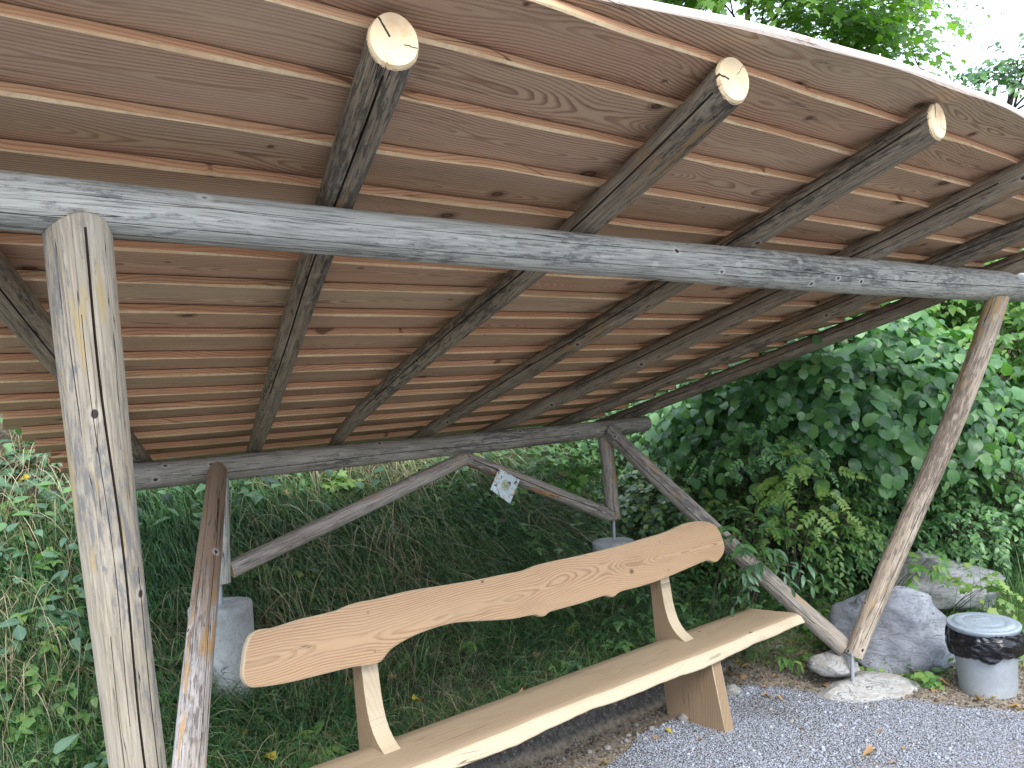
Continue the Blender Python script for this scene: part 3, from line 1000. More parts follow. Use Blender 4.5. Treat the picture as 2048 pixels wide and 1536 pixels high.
# ------------------------------------------------------------------ boulders
def boulder(name, c, dims, mat, seed, label, cat='boulder', sub=5, rotz=0, tilt=(0, 0), planes=7, group=None):
    bm = bmesh.new()
    bmesh.ops.create_icosphere(bm, subdivisions=sub, radius=1)
    rr = random.Random(seed)
    pls = []
    for _ in range(planes):
        v = Vector((rr.uniform(-1, 1), rr.uniform(-1, 1), rr.uniform(-0.5, 1))).normalized()
        pls.append((v, rr.uniform(0.62, 0.86)))
    for v in bm.verts:
        p = v.co.copy()
        for nn, dd in pls:
            ex = p.dot(nn) - dd
            if ex > 0: p -= nn * ex * 0.95
        q_ = p * 1.7 + Vector((seed * 3.1, 0, 0))
        p *= 1 + 0.10 * mnoise.noise(q_) + 0.035 * mnoise.noise(q_ * 3) + 0.02 * mnoise.noise(q_ * 9)
        lay = math.sin((p.z + 0.3 * p.x) * 14 + mnoise.noise(q_) * 3)
        p *= 1 + 0.012 * lay
        v.co = Vector((p.x * dims[0], p.y * dims[1], p.z * dims[2]))
    me = bpy.data.meshes.new(name)
    bm.to_mesh(me); bm.free()
    me.materials.append(mat)
    me.polygons.foreach_set('use_smooth', [True] * len(me.polygons))
    M = Matrix.Translation(c) @ Matrix.Rotation(rotz, 4, 'Z') @ Matrix.Rotation(tilt[0], 4, 'X') @ Matrix.Rotation(tilt[1], 4, 'Y')
    o = link(bpy.data.objects.new(name, me), M)
    return tag(o, label, cat, group)


def atg(x, y, z=0.0): return on(x, y, 2, z)


b1 = atg(1800, 1330); b1 = deep(1790, 1262, 5.45)
boulder('boulder', b1, (0.42, 0.36, 0.30), M_rock, 4, 'large smooth blue grey boulder just behind the right foot of the shelter', rotz=-0.7, tilt=(0.1, 0.12))
boulder('boulder', deep(1872, 1172, 6.5), (0.50, 0.36, 0.27), M_rock2, 9, 'rough mossy grey boulder further back under the bushes', rotz=-0.6, tilt=(0.0, -0.05))
boulder('rock', deep(1668, 1325, 5.15), (0.17, 0.16, 0.07), M_rock3, 15, 'light stone lying between the grey brace foot and the boulder', 'rock', rotz=0.4, sub=4)
bs = on(1712, 1374, 1, 2.64)
boulder('footing_stone', (bs[0] + 0.05, bs[1] - 0.03, 0.0), (0.32, 0.22, 0.08), M_rock3, 21, 'flat pale stone carrying the steel rod of the right foot', 'stone', rotz=-0.6, sub=4)
boulder('footing_stone', (footL[0], footL[1], 0.0), (0.25, 0.2, 0.09), M_rock3, 25, 'flat stone under the left foot of the shelter', 'stone', sub=4)
for i, (px, py, sz_, lb) in enumerate(((1343, 1424, 0.028, 'round pale cobble against the bench leg'), (1367, 1440, 0.038, 'angular grey stone half sunk beside the bench leg'),
                                       (1272, 1452, 0.016, 'oval pebble below the middle of the seat edge'), (1304, 1460, 0.018, 'grey pebble near the yellow leaf'),
                                       (1215, 1498, 0.020, 'brown pebble in the crumbled soil'), (1178, 1506, 0.015, 'pale pebble beside the bent twig'),
                                       (1464, 1388, 0.05, 'whitish stone directly behind the right bench leg'), (1290, 1480, 0.014, 'white pebble at the gravel edge'),
                                       (1254, 1484, 0.016, 'grey brown pebble at the gravel edge'), (1560, 1300, 0.03, 'small stone on the soil under the grey brace'))):
    p_ = atg(px, py)
    boulder('pebble', (p_[0], p_[1], sz_ * 0.45), (sz_ * 1.25, sz_, sz_ * 0.75), M_pebble, 40 + i, lb, 'pebble', sub=3, rotz=i, planes=4, group='small stones by the bench')

# ------------------------------------------------------------------ bench
bench = empty('bench', (2.8, 3.05, 0), label='long larch bench with a wavy live-edge back on two slab legs', cat='bench')
TOP = [(512, 1262), (522, 1258), (550, 1254), (600, 1238), (640, 1229), (675, 1220), (698, 1210), (722, 1203), (750, 1198), (790, 1188), (825, 1180), (900, 1168), (960, 1158), (1024, 1145), (1049, 1140), (1074, 1130), (1110, 1121), (1149, 1113), (1224, 1095), (1294, 1075), (1325, 1066), (1349, 1056), (1369, 1047), (1387, 1043), (1404, 1042), (1418, 1044), (1430, 1050), (1440, 1062), (1447, 1080), (1450, 1093), (1449, 1104), (1444, 1113), (1438, 1121), (1431, 1124), (1424, 1122), (1415, 1121), (1397, 1128), (1374, 1138), (1334, 1155), (1304, 1166), (1274, 1175), (1250, 1181), (1238, 1186), (1231, 1192), (1225, 1194), (1216, 1191), (1204, 1193), (1174, 1203), (1140, 1213), (1110, 1221), (1099, 1225), (1092, 1231), (1084, 1233), (1074, 1230), (1060, 1231), (1024, 1238), (975, 1241), (925, 1244), (890, 1250), (850, 1263), (820, 1276), (800, 1287), (783, 1299), (772, 1312), (764, 1322), (752, 1328), (735, 1331), (715, 1333), (690, 1338), (650, 1348), (610, 1358), (575, 1366), (540, 1372), (510, 1375), (498, 1372), (490, 1363), (486, 1351), (487, 1330), (490, 1305), (495, 1285), (502, 1270)]
PB = np.array([0, 3.165, 0.78]); tiltb = math.radians(14)
NB = np.array([0, -math.cos(tiltb), math.sin(tiltb)]); UB = np.array([0, math.sin(tiltb), math.cos(tiltb)])


def onback(x, y):
    d = ray(x, y)
    return CAM + d * ((NB @ (PB - CAM)) / (NB @ d))


ob = onback(960, 1200)
Mb = Matrix(((1, 0, 0, ob[0]), (0, UB[1], NB[1], ob[1]), (0, UB[2], NB[2], ob[2]), (0, 0, 0, 1)))
poly = [np.array((Mb.inverted() @ Vector(onback(x, y)))[:])[:2] for x, y in TOP]
# resample smooth closed curve (Catmull-Rom)
def smooth_closed(P, m=4):
    P = np.array(P); n = len(P); out = []
    for i in range(n):
        a, b, c, d = P[i - 1], P[i], P[(i + 1) % n], P[(i + 2) % n]
        for t in np.arange(m) / m:
            out.append(0.5 * ((2 * b) + (c - a) * t + (2 * a - 5 * b + 4 * c - d) * t * t + (3 * b - a - 3 * c + d) * t ** 3))
    return np.array(out)


def slab(name, poly, th, mat, M, parent, bev=0.008, mats=None, edge_mat=False):
    bm = bmesh.new()
    vs = [bm.verts.new((p[0], p[1], 0)) for p in poly]
    f = bm.faces.new(vs)
    if f.normal.z < 0: f.normal_flip()
    r_ = bmesh.ops.extrude_face_region(bm, geom=[f])
    nv = [e for e in r_['geom'] if isinstance(e, bmesh.types.BMVert)]
    bmesh.ops.translate(bm, verts=nv, vec=(0, 0, -th))
    bmesh.ops.recalc_face_normals(bm, faces=bm.faces[:])
    eds = [e for e in bm.edges if abs(e.verts[0].co.z - e.verts[1].co.z) < 1e-6]
    bmesh.ops.bevel(bm, geom=eds, offset=bev, segments=3, affect='EDGES', profile=0.6)
    me = bpy.data.meshes.new(name)
    bm.to_mesh(me); bm.free()
    for m in (mats or [mat]): me.materials.append(m)
    for p in me.polygons:
        big = p.area > 0.02
        p.use_smooth = not big
        if edge_mat and not big and abs(p.normal.z) < 0.75: p.material_index = 1
    return link(bpy.data.objects.new(name, me), M, parent)


slab('backrest', smooth_closed(poly, 3), 0.042, M_bench, Mb, bench, bev=0.009, mats=[M_bench, M_sap], edge_mat=True)
# dowels on the backrest
for (x, y) in ((736, 1225), (750, 1303), (1320, 1083), (1337, 1140)):
    p_ = onback(x, y)
    rod('dowel', p_ - NB * 0.01, p_ + NB * 0.0008, 0.0055, bench, M_leg, 14)

# seat: plank with rounded live edge
SX0, SX1 = 1.05, 4.47
nxs = 220
ring_n = None
SV, SF, SM = [], [], []
for i in range(nxs):
    t = i / (nxs - 1)
    x = SX0 + (SX1 - SX0) * t
    wv = 0.008 * math.sin(x * 3.1) + 0.005 * math.sin(x * 7.7 + 1) + 0.0035 * math.sin(x * 19)
    wb = 0.007 * math.sin(x * 4.3 + 2) + 0.004 * math.sin(x * 10.1)
    yf, yr = 2.868 + wv * 0.6, 3.205 + 0.004 * math.sin(x * 2.2)
    if x > 4.30: yf += 0.0
    zt, zb = 0.462, 0.392 + wb * 0.9 + 0.004 * mnoise.noise(Vector((x * 6, 0, 0))) + 0.0025 * mnoise.noise(Vector((x * 17, 3, 0)))
    skew = lambda y: (x + (0.10 * (3.205 - y) / 0.34) * max(0, (t - 0.93) / 0.07))
    prof = [(yr, zt - 0.006), (yr - 0.006, zt), (yr - 0.06, zt - 0.001), (yr - 0.17, zt - 0.004), (yf + 0.075, zt - 0.003), (yf + 0.048, zt - 0.006), (yf + 0.034, zt - 0.012), (yf + 0.02, zt - 0.022), (yf + 0.004, zb + 0.014), (yf, zb + 0.006), (yf + 0.006, zb), (yr - 0.01, zb), (yr, zb + 0.008)]
    for (y, z) in prof: SV.append((skew(y), y, z))
K = 13
for i in range(nxs - 1):
    for j in range(K):
        k2 = (j + 1) % K
        SF.append((i * K + j, i * K + k2, (i + 1) * K + k2, (i + 1) * K + j))
        SM.append(1 if 6 <= j <= 9 else 0)
SF.append(tuple(range(K))); SM.append(1)
b = (nxs - 1) * K
SF.append(tuple(range(b + K - 1, b - 1, -1))); SM.append(1)
Ms = Matrix.Translation((2.76, 3.03, 0.43))
SV = [(a - 2.76, b_ - 3.03, c_ - 0.43) for a, b_, c_ in SV]
seat = meshobj('seat', SV, SF, None, Ms, bench, smooth=True, mats=[M_seat, M_sap], midx=SM)

# legs
XL = 3.68
front_low = [tuple(on(x, y, 0, XL)[1:]) for x, y in ((1452, 1466), (1421, 1318))]
rear = [tuple(on(x, y, 0, XL)[1:]) for x, y in ((1334, 1418), (1326, 1363), (1311, 1283), (1300, 1170), (1296, 1118))]
curvef = [(3.07, 0.455), (3.10, 0.470), (3.135, 0.492), (3.165, 0.522), (3.188, 0.56), (3.204, 0.605), (3.216, 0.66), (3.224, 0.72), (3.232, 0.79), (3.250, 0.94)]
prof = front_low + curvef + rear[::-1]
prof[0] = (prof[0][0], -0.02); prof[-1] = (prof[-1][0], -0.02)
for xo in (XL, 1.72):
    # local x = world y, local y = world z, local z = -x (faces the left)
    M = Matrix(((0, 0, -1, xo), (1, 0, 0, 3.0), (0, -0, 0, 0.0), (0, 0, 0, 1)))
    M = Matrix(((0, 0, -1, xo), (0, 1, 0, 3.0), (1, 0, 0, 0), (0, 0, 0, 1)))
    pl2 = [(z, y - 3.0) for y, z in prof]
    slab('leg', pl2, 0.08, M_leg, M, bench, bev=0.004, mats=[M_leg, M_sap], edge_mat=True)

# ------------------------------------------------------------------ bin, lid, liner
binp = atg(1977, 1383)
bin_o = empty('waste_bin', (binp[0], binp[1], 0.0), label='round galvanised steel waste bin with a lid beside the boulders', cat='bin')


def lathe(name, prof, n, mat, M, parent=None, smooth=True, jit=None):
    vs, fs = [], []
    for (r_, z) in prof:
        for i in range(n):
            a = 2 * math.pi * i / n
            rr_, zz = (r_, z) if jit is None else jit(r_, z, a)
            vs.append((rr_ * math.cos(a), rr_ * math.sin(a), zz))
    for q_ in range(len(prof) - 1):
        for i in range(n):
            fs.append((q_ * n + i, q_ * n + (i + 1) % n, (q_ + 1) * n + (i + 1) % n, (q_ + 1) * n + i))
    return meshobj(name, vs, fs, mat, M, parent, smooth)


Mbn = Matrix.Translation((binp[0], binp[1], 0.0)) @ Matrix.Diagonal((1.06, 1.06, 1.14, 1))
lathe('body', [(0.001, 0.01), (0.139, 0.01), (0.141, 0.0), (0.144, 0.002), (0.145, 0.012), (0.143, 0.016), (0.1475, 0.09), (0.153, 0.18), (0.1565, 0.26), (0.158, 0.335), (0.161, 0.338), (0.161, 0.344), (0.155, 0.344), (0.150, 0.25), (0.138, 0.02)], 72, M_metal, Mbn, bin_o)
Ml = Mbn @ Matrix.Translation((0, 0, 0.352)) @ Matrix.Rotation(math.radians(2.0), 4, 'X') @ Matrix.Rotation(math.radians(-2), 4, 'Y')
M_lid = simple_noise_mat('blue grey lid metal', (0.27, 0.315, 0.365), (0.32, 0.37, 0.42), scale=9, rough=0.45, bump=0.08, metal=0.2)
lid = lathe('lid', [(0.176, -0.022), (0.181, -0.020), (0.184, -0.004), (0.183, 0.001), (0.176, 0.003), (0.166, 0.003), (0.150, 0.004), (0.146, 0.008), (0.140, 0.0105), (0.110, 0.011), (0.104, 0.009), (0.098, 0.011), (0.05, 0.013), (0.001, 0.013)], 96, M_lid, Ml, bin_o)
# flat hasp on the lid and a bail ear with ring on the side
va = math.atan2(0 - binp[1], 0 - binp[0])
rod('lid_handle', Ml @ Vector((-0.035, 0.03, 0.016)), Ml @ Vector((0.045, -0.01, 0.016)), 0.0025, lid)


def ringtube(name, c, R_, r_, M, parent, mat, a0=0, a1=2 * math.pi, n=36, m=8):
    vs, fs = [], []
    for i in range(n + 1):
        a = a0 + (a1 - a0) * i / n
        for j in range(m):
            b = 2 * math.pi * j / m
            vs.append(((R_ + r_ * math.cos(b)) * math.cos(a), (R_ + r_ * math.cos(b)) * math.sin(a), r_ * math.sin(b)))
    for i in range(n):
        for j in range(m):
            fs.append((i * m + j, i * m + (j + 1) % m, (i + 1) * m + (j + 1) % m, (i + 1) * m + j))
    return meshobj(name, vs, fs, mat, M, parent)


ha = va + math.radians(100)
ringtube('side_handle', None, 0.045, 0.004, Mbn @ Matrix.Rotation(ha, 4, 'Z') @ Matrix.Translation((0.155, 0, 0.21)) @ Matrix.Rotation(math.radians(90), 4, 'X') @ Matrix.Rotation(math.radians(-90), 4, 'Z'), bin_o, M_metal, 0, math.pi)


def bagjit(r_, z, a):
    k = mnoise.noise(Vector((math.cos(a) * 2.2, math.sin(a) * 2.2, z * 9)))
    k2 = mnoise.noise(Vector((math.cos(a) * 7, math.sin(a) * 7, z * 13 + 2 * math.sin(a * 3))))
    dz = 0.0
    if z < 0.25: dz = -0.03 * mnoise.noise(Vector((math.cos(a) * 1.6 + 4, math.sin(a) * 1.6, 0))) + 0.012 * mnoise.noise(Vector((math.cos(a) * 6 + 4, math.sin(a) * 6, 0)))
    fold = 1 - abs(mnoise.noise(Vector((math.cos(a) * 3.2 + 9, math.sin(a) * 3.2, z * 30 + a * 1.5)))) * 2
    return r_ + 0.012 * k + 0.005 * k2 + 0.008 * fold, z + dz


bag = lathe('bin_liner', [(0.150, 0.30), (0.158, 0.338), (0.166, 0.336)] + [(0.174 + 0.014 * math.sin((0.332 - z) / 0.14 * math.pi), z) for z in np.arange(0.332, 0.215, -0.005)] + [(0.172, 0.210), (0.164, 0.204), (0.156, 0.212)], 200, M_bag, Mbn, jit=bagjit)
tag(bag, 'black plastic bag folded over the rim of the steel bin', 'bin bag')

# ------------------------------------------------------------------ card pinned on the rear brace
s = NT('printed card')
uvc = s.tex()
x, y, z = s.sep(uvc)
n1 = s.noise(uvc, 34, 3, 0.6, 0.8); n2 = s.noise(s.vm('ADD', uvc, (3, 7, 1)), 28, 3, 0.6, 1.2); n3 = s.noise(s.vm('ADD', uvc, (8, 1, 1)), 120, 2, 0.6, 2.0)
c = s.mix(s.ss(n2, 0.4, 0.7), (0.62, 0.70, 0.70), (0.45, 0.58, 0.60))
rr = s.vm('LENGTH', uvc, out=1)
c = s.mix(s.ss(n1, 0.56, 0.61), c, (0.03, 0.045, 0.07))
c = s.mix(s.ss(n2, 0.62, 0.68, 0, 0.7), c, (0.14, 0.25, 0.25))
yel = s.math('MULTIPLY', s.ss(s.math('ADD', rr, s.math('MULTIPLY', n1, 0.03)), 0.035, 0.06, 1, 0), s.ss(n3, 0.42, 0.5))
c = s.mix(yel, c, (0.55, 0.52, 0.10))
c = s.mix(s.math('MULTIPLY', s.ss(rr, 0.03, 0.045, 1, 0), s.ss(n3, 0.53, 0.56)), c, (0.03, 0.04, 0.03))
c = s.mix(s.math('MULTIPLY', s.ss(rr, 0.065, 0.08), s.ss(n2, 0.56, 0.62)), c, (0.55, 0.27, 0.09))
s.pbr(c, 0.3, spec=0.5)
cq = [on(x_, y_, 1, YR - 0.058) for x_, y_ in ((998, 937), (1040, 960), (1018, 1008), (979, 979))]
cc_ = sum(cq) / 4
vs, fs = [], []
NCV = 8
for i in range(NCV + 1):
    for j in range(NCV + 1):
        u, v = i / NCV, j / NCV
        p = (cq[0] * (1 - u) + cq[1] * u) * (1 - v) + (cq[3] * (1 - u) + cq[2] * u) * v
        p = p + np.array([0, -0.006 * math.sin(u * 3.1) - 0.010 * v * v, 0]) - cc_
        vs.append(p)
nf = (NCV + 1) ** 2
vs = vs + [p + np.array([0, 0.0012, 0]) for p in vs]
for i in range(NCV):
    for j in range(NCV):
        a = i * (NCV + 1) + j
        fs.append((a, a + 1, a + NCV + 2, a + NCV + 1)); fs.append((nf + a + NCV + 1, nf + a + NCV + 2, nf + a + 1, nf + a))
for i in range(NCV):
    for a, b_ in (((i) * (NCV + 1), (i + 1) * (NCV + 1)), ((i + 1) * (NCV + 1) + NCV, i * (NCV + 1) + NCV), (i + 1, i), (NCV * (NCV + 1) + i, NCV * (NCV + 1) + i + 1)):
        fs.append((a, b_, nf + b_, nf + a))
cardo = meshobj('printed_card', vs, fs, s.m, Matrix.Translation(cc_), smooth=False)
tag(cardo, 'small weathered printed card with dark blots and yellow scribbles on the rear brace', 'card')

# ------------------------------------------------------------------ foliage kit
def leaf_template(n=4, width=0.5, tip=0.25, fold=0.25, droop=0.25, shape='ovate'):
    """leaf of length 1 along +y, normal +z; returns V,F(quads),UV"""
    V, U = [], []
    for i in range(n + 1):
        t = i / n
        if shape == 'ovate': wd = width * (math.sin(math.pi * min(1, t * 0.93 + 0.05) ** 0.72)) * (1 - 0.15 * t)
        elif shape == 'round': wd = width * math.sqrt(max(0, math.sin(math.pi * (0.04 + 0.93 * t))))
        elif shape == 'lance': wd = width * math.sin(math.pi * (0.08 + 0.9 * t))
        if i == n: wd *= tip
        zc = -droop * t * t
        V += [(-wd / 2, t, zc + fold * wd / 2), (0, t, zc), (wd / 2, t, zc + fold * wd / 2)]
        U += [(0.5 - wd / 2, t), (0.5, t), (0.5 + wd / 2, t)]
    F = []
    for i in range(n):
        a = i * 3
        F += [(a, a + 1, a + 4, a + 3), (a + 1, a + 2, a + 5, a + 4)]
    V = np.array(V); U = np.array(U); F = np.array(F)
    return V, F, U[F].reshape(-1, 2)


def lobed_template(lobes=5, depth=0.35, fold=0.1):
    """palmate leaf as quads fanned from the base"""
    pts = [(0, 0)]
    angs = np.linspace(-125, 125, lobes) if lobes > 3 else np.linspace(-75, 75, lobes)
    out = []
    for i, a in enumerate(angs):
        ln = 0.62 - 0.20 * abs(a) / 125
        if i > 0:
            am = math.radians((a + angs[i - 1]) / 2)
            l2 = ln * (1 - depth)
            out.append((math.sin(am) * l2, 0.4 + math.cos(am) * l2))
        ar = math.radians(a)
        out.append((math.sin(ar) * ln - 0.04 * math.cos(ar), 0.4 + math.cos(ar) * ln * 0.97)) if False else out.append((math.sin(ar) * ln, 0.4 + math.cos(ar) * ln))
    c = (0, 0.4)
    V = [(c[0], c[1], 0)] + [(p[0], p[1], -0.35 * (p[0] ** 2 + (p[1] - 0.4) ** 2) + fold * abs(p[0])) for p in out] + [(0, 0.12, 0.0)]
    nO = len(out)
    F = []
    for i in range(1, nO - 1, 2):
        F.append((0, i, i + 1, i + 2) if i + 2 <= nO else (0, i, i + 1, nO + 1))
    # closing quad at the base: last tip - base - first tip
    F.append((0, nO, nO + 1, 1))
    V = np.array(V); F = np.array(F)
    U = V[:, :2] * [0.8, 0.9] + [0.5, 0.0]
    return V, F, U[F].reshape(-1, 2)


T_OV = leaf_template(4, 0.62, 0.12, 0.22, 0.30)
T_OV3 = leaf_template(3, 0.60, 0.15, 0.25, 0.28)
T_RD = leaf_template(5, 0.88, 0.20, 0.14, 0.35, 'round')
T_LN = leaf_template(4, 0.36, 0.2, 0.3, 0.35, 'lance')
T_MP = lobed_template(5, 0.40)
T_IV = lobed_template(5, 0.25)
T_3L = lobed_template(3, 0.35)


def frames(d, up):
    """rotation matrices with y axis = d, z axis as near up as possible"""
    y = d / np.linalg.norm(d, axis=1)[:, None]
    x = np.cross(y, up); ln = np.linalg.norm(x, axis=1)[:, None]; ln[ln < 1e-6] = 1
    x /= ln
    z = np.cross(x, y)
    return np.stack([x, y, z], -1)


def scatter(T, P, D, N, S):
    V, F, U = T
    n = len(P)
    Rm = frames(D, N)
    VV = np.einsum('nij,kj->nki', Rm, V) * S[:, None, None] + P[:, None, :]
    FF = F[None] + (np.arange(n) * len(V))[:, None, None]
    return VV.reshape(-1, 3), FF.reshape(-1, 4), np.tile(U, (n, 1))


def jit(n, s_): return rng.normal(size=(n, 3)) * s_


def strips(P, D, L, w, droop, nseg=4, side=None):
    """grass blades: ribbons starting at P, direction D, bending down"""
    n = len(P)
    D = D / np.linalg.norm(D, axis=1)[:, None]
    sd_ = np.cross(D, [0, 0, 1.0]) + jit(n, 0.25)
    sd_ /= np.linalg.norm(sd_, axis=1)[:, None]
    V = np.zeros((n, nseg + 1, 2, 3)); U = np.zeros((nseg + 1, 2, 2))
    for i in range(nseg + 1):
        t = i / nseg
        c_ = P + D * (L * t)[:, None] - np.array([0, 0, 1.0]) * (droop * L * t * t)[:, None]
        ww = (w * (1 - t) ** 0.6)[:, None] * (1 if i else 0.7) + 0.0003
        V[:, i, 0] = c_ - sd_ * ww; V[:, i, 1] = c_ + sd_ * ww
        U[i] = [[0.3, t], [0.7, t]]
    F = np.array([(2 * i, 2 * i + 1, 2 * i + 3, 2 * i + 2) for i in range(nseg)])
    FF = F[None] + (np.arange(n) * (nseg + 1) * 2)[:, None, None]
    Uf = U.reshape(-1, 2)[F].reshape(-1, 2)
    return V.reshape(-1, 3), FF.reshape(-1, 4), np.tile(Uf, (n, 1))


def put(name, parts, mat, parent=None, M=None, **k):
    V, F, U = joinparts(parts)
    if M is not None:
        Mi = np.array(M.inverted()); V = V @ Mi[:3, :3].T + Mi[:3, 3]
    me = fastmesh(name, V, F, [mat], uv=U)
    o = bpy.data.objects.new(name, me)
    link(o, M, parent)
    return tag(o, **k)


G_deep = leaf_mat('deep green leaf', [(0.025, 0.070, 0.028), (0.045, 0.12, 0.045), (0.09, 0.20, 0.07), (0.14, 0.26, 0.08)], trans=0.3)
G_hazel = leaf_mat('broad shrub leaf', [(0.03, 0.09, 0.04), (0.06, 0.16, 0.06), (0.11, 0.25, 0.09), (0.20, 0.36, 0.14)], trans=0.35, rough=0.30)
G_light = leaf_mat('light green leaf', [(0.06, 0.15, 0.045), (0.11, 0.24, 0.065), (0.17, 0.32, 0.09), (0.25, 0.37, 0.11)], trans=0.42)
G_lime = leaf_mat('yellow green leaf', [(0.13, 0.25, 0.06), (0.19, 0.32, 0.08), (0.27, 0.37, 0.09)], trans=0.4)
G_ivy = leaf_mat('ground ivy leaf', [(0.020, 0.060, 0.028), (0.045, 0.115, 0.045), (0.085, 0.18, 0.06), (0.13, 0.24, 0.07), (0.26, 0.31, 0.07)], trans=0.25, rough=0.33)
G_maple = leaf_mat('maple leaf', [(0.09, 0.20, 0.055), (0.15, 0.29, 0.07), (0.21, 0.35, 0.09)], trans=0.5, spots=0.9)
G_blue = leaf_mat('bluish bramble leaf', [(0.05, 0.13, 0.075), (0.08, 0.18, 0.10), (0.11, 0.22, 0.11)], trans=0.25, rough=0.35, spec=0.6)
G_grass = leaf_mat('grass blade', [(0.028, 0.075, 0.034), (0.05, 0.13, 0.055), (0.095, 0.21, 0.08), (0.18, 0.29, 0.11)], trans=0.25, vein=0.0)
G_gold = leaf_mat('yellow green grass', [(0.07, 0.15, 0.035), (0.12, 0.22, 0.05), (0.19, 0.27, 0.07)], trans=0.3, vein=0.0)  # yellower, lighter grass tone that varies from blade to blade
G_dry = leaf_mat('dry grass stalk', [(0.20, 0.16, 0.10), (0.34, 0.28, 0.17), (0.46, 0.40, 0.26)], trans=0.15, vein=0.0, rough=0.6, spec=0.3)
G_dead = leaf_mat('fallen brown leaf', [(0.20, 0.11, 0.05), (0.36, 0.22, 0.11), (0.46, 0.33, 0.20)], trans=0.1, rough=0.7, spec=0.2, vein=0.7)
G_yel = leaf_mat('fallen yellow leaf', [(0.45, 0.33, 0.04), (0.55, 0.40, 0.05)], trans=0.2)
M_twig = simple_noise_mat('twig bark', (0.07, 0.055, 0.04), (0.13, 0.10, 0.075), scale=20, rough=0.85, bump=0.3)
M_bark = simple_noise_mat('tree bark', (0.09, 0.075, 0.06), (0.16, 0.14, 0.115), scale=12, rough=0.9, bump=0.7)


def tgrad(X, Y):
    e = 0.05
    gx_ = (tz(X + e, Y) - tz(X - e, Y)) / (2 * e); gy_ = (tz(X, Y + e) - tz(X, Y - e)) / (2 * e)
    N = np.stack([-gx_, -gy_, np.ones_like(gx_)], -1)
    return N / np.linalg.norm(N, axis=1)[:, None]


def bankpts(n, x0, x1, y0, y1, dmin=0.10, dens=None):
    X = rng.uniform(x0, x1, n); Y = rng.uniform(y0, y1, n)
    k = bankd(X, Y) > dmin
    if dens is not None: k &= rng.uniform(size=n) < dens(X, Y)
    X, Y = X[k], Y[k]
    return np.stack([X, Y, tz(X, Y)], -1), tgrad(X, Y)


def clump(X, Y, sc, seed): return np.clip(0.5 + 0.9 * hash_noise(X, Y, sc, seed), 0, 1)


# --- grass on the bank (hanging down the slope)
def grass_patch(name, n, x0, x1, y0, y1, Lr, mat, label, dens, lean=0.5, w=(0.0012, 0.0028), **kk):
    P, N = bankpts(n, x0, x1, y0, y1, dens=dens, **kk)
    m = len(P)
    down = np.stack([-N[:, 0] * 0 + N[:, 0], N[:, 1], np.zeros(m)], -1)
    D = N * 0.9 + np.array([0, 0, 0.5]) + down * lean * 1.5 + jit(m, 0.42)
    L = rng.uniform(*Lr, m)
    return put(name, [strips(P, D, L, rng.uniform(*w, m), rng.uniform(0.35, 1.0, m), 5)], mat, label=label, cat='grass', kind='stuff')


grass_patch('bank_grass', 80000, 0.4, 5.4, 3.4, 5.6, (0.14, 0.46), G_grass, 'long dark green grass on the shaded bank behind the bench', lambda X, Y: np.clip(0.30 + 1.1 * clump(X, Y, 1.1, 4), 0, 1), lean=0.7, dmin=0.16, w=(0.0014, 0.0036))
grass_patch('slope_grass', 26000, -0.8, 9.0, 5.0, 8.5, (0.15, 0.40), G_grass, 'long grass higher up the slope behind the shelter', lambda X, Y: 0.15 + 0.9 * clump(X, Y, 0.9, 14))
grass_patch('left_grass', 16000, -0.6, 1.3, 3.4, 4.6, (0.12, 0.34), G_gold, 'bright green grass at the foot of the bank left of the post', lambda X, Y: 0.2 + 0.9 * clump(X, Y, 1.6, 24), lean=0.8, dmin=0.12)
# dry stalks
P, N = bankpts(14000, -0.5, 5.2, 4.5, 7.0, dens=lambda X, Y: np.clip(clump(X, Y, 1.0, 31) * 1.5 - 0.1, 0, 1))
m = len(P)
D = np.array([0, -0.5, 0.9]) + jit(m, 0.45)
dry1 = strips(P, D, rng.uniform(0.35, 0.85, m), rng.uniform(0.0014, 0.0030, m), rng.uniform(0.5, 1.3, m), 7)
P, N = bankpts(5000, 0.3, 5.2, 3.55, 4.8)
m = len(P)
dry2 = strips(P, N * 0.9 + jit(m, 0.6) + (0, -0.4, 0.3), rng.uniform(0.2, 0.5, m), rng.uniform(0.0008, 0.0018, m), rng.uniform(0.3, 0.8, m), 5)
put('dry_stalks', [dry1, dry2], G_dry, label='pale dry grass stalks hanging over the bank', cat='dry grass', kind='stuff')


# --- verge weeds and grass right of the gravel
def verge():
    n = 60000
    X = rng.uniform(4.5, 8.5, n); Y = rng.uniform(0.2, 3.8, n)
    ed = X0E + 0.15 + (3.06 - Y) * 0.49
    k = (X > ed + 0.25 + 0.2 * rng.uniform(size=n)) & (rng.uniform(size=n) < np.clip(-0.15 + clump(X, Y, 1.9, 41) * 0.55 + (X - ed - 0.35) * 0.9, 0, 1))
    k &= ~((np.hypot(X - bs[0], Y - bs[1]) < 0.3))
    k &= ~((np.hypot(X - binp[0], Y - binp[1]) < 0.15))
    X, Y = X[k], Y[k]; m = len(X)
    P = np.stack([X, Y, tz(X, Y)], -1)
    D = np.array([0, 0, 1.0]) + jit(m, 0.45)
    put('verge_grass', [strips(P, D, rng.uniform(0.04, 0.17, m), rng.uniform(0.001, 0.0024, m), rng.uniform(0.3, 0.9, m), 4)], G_gold, label='short yellow green grass around the bin and boulders', cat='grass', kind='stuff')


verge()


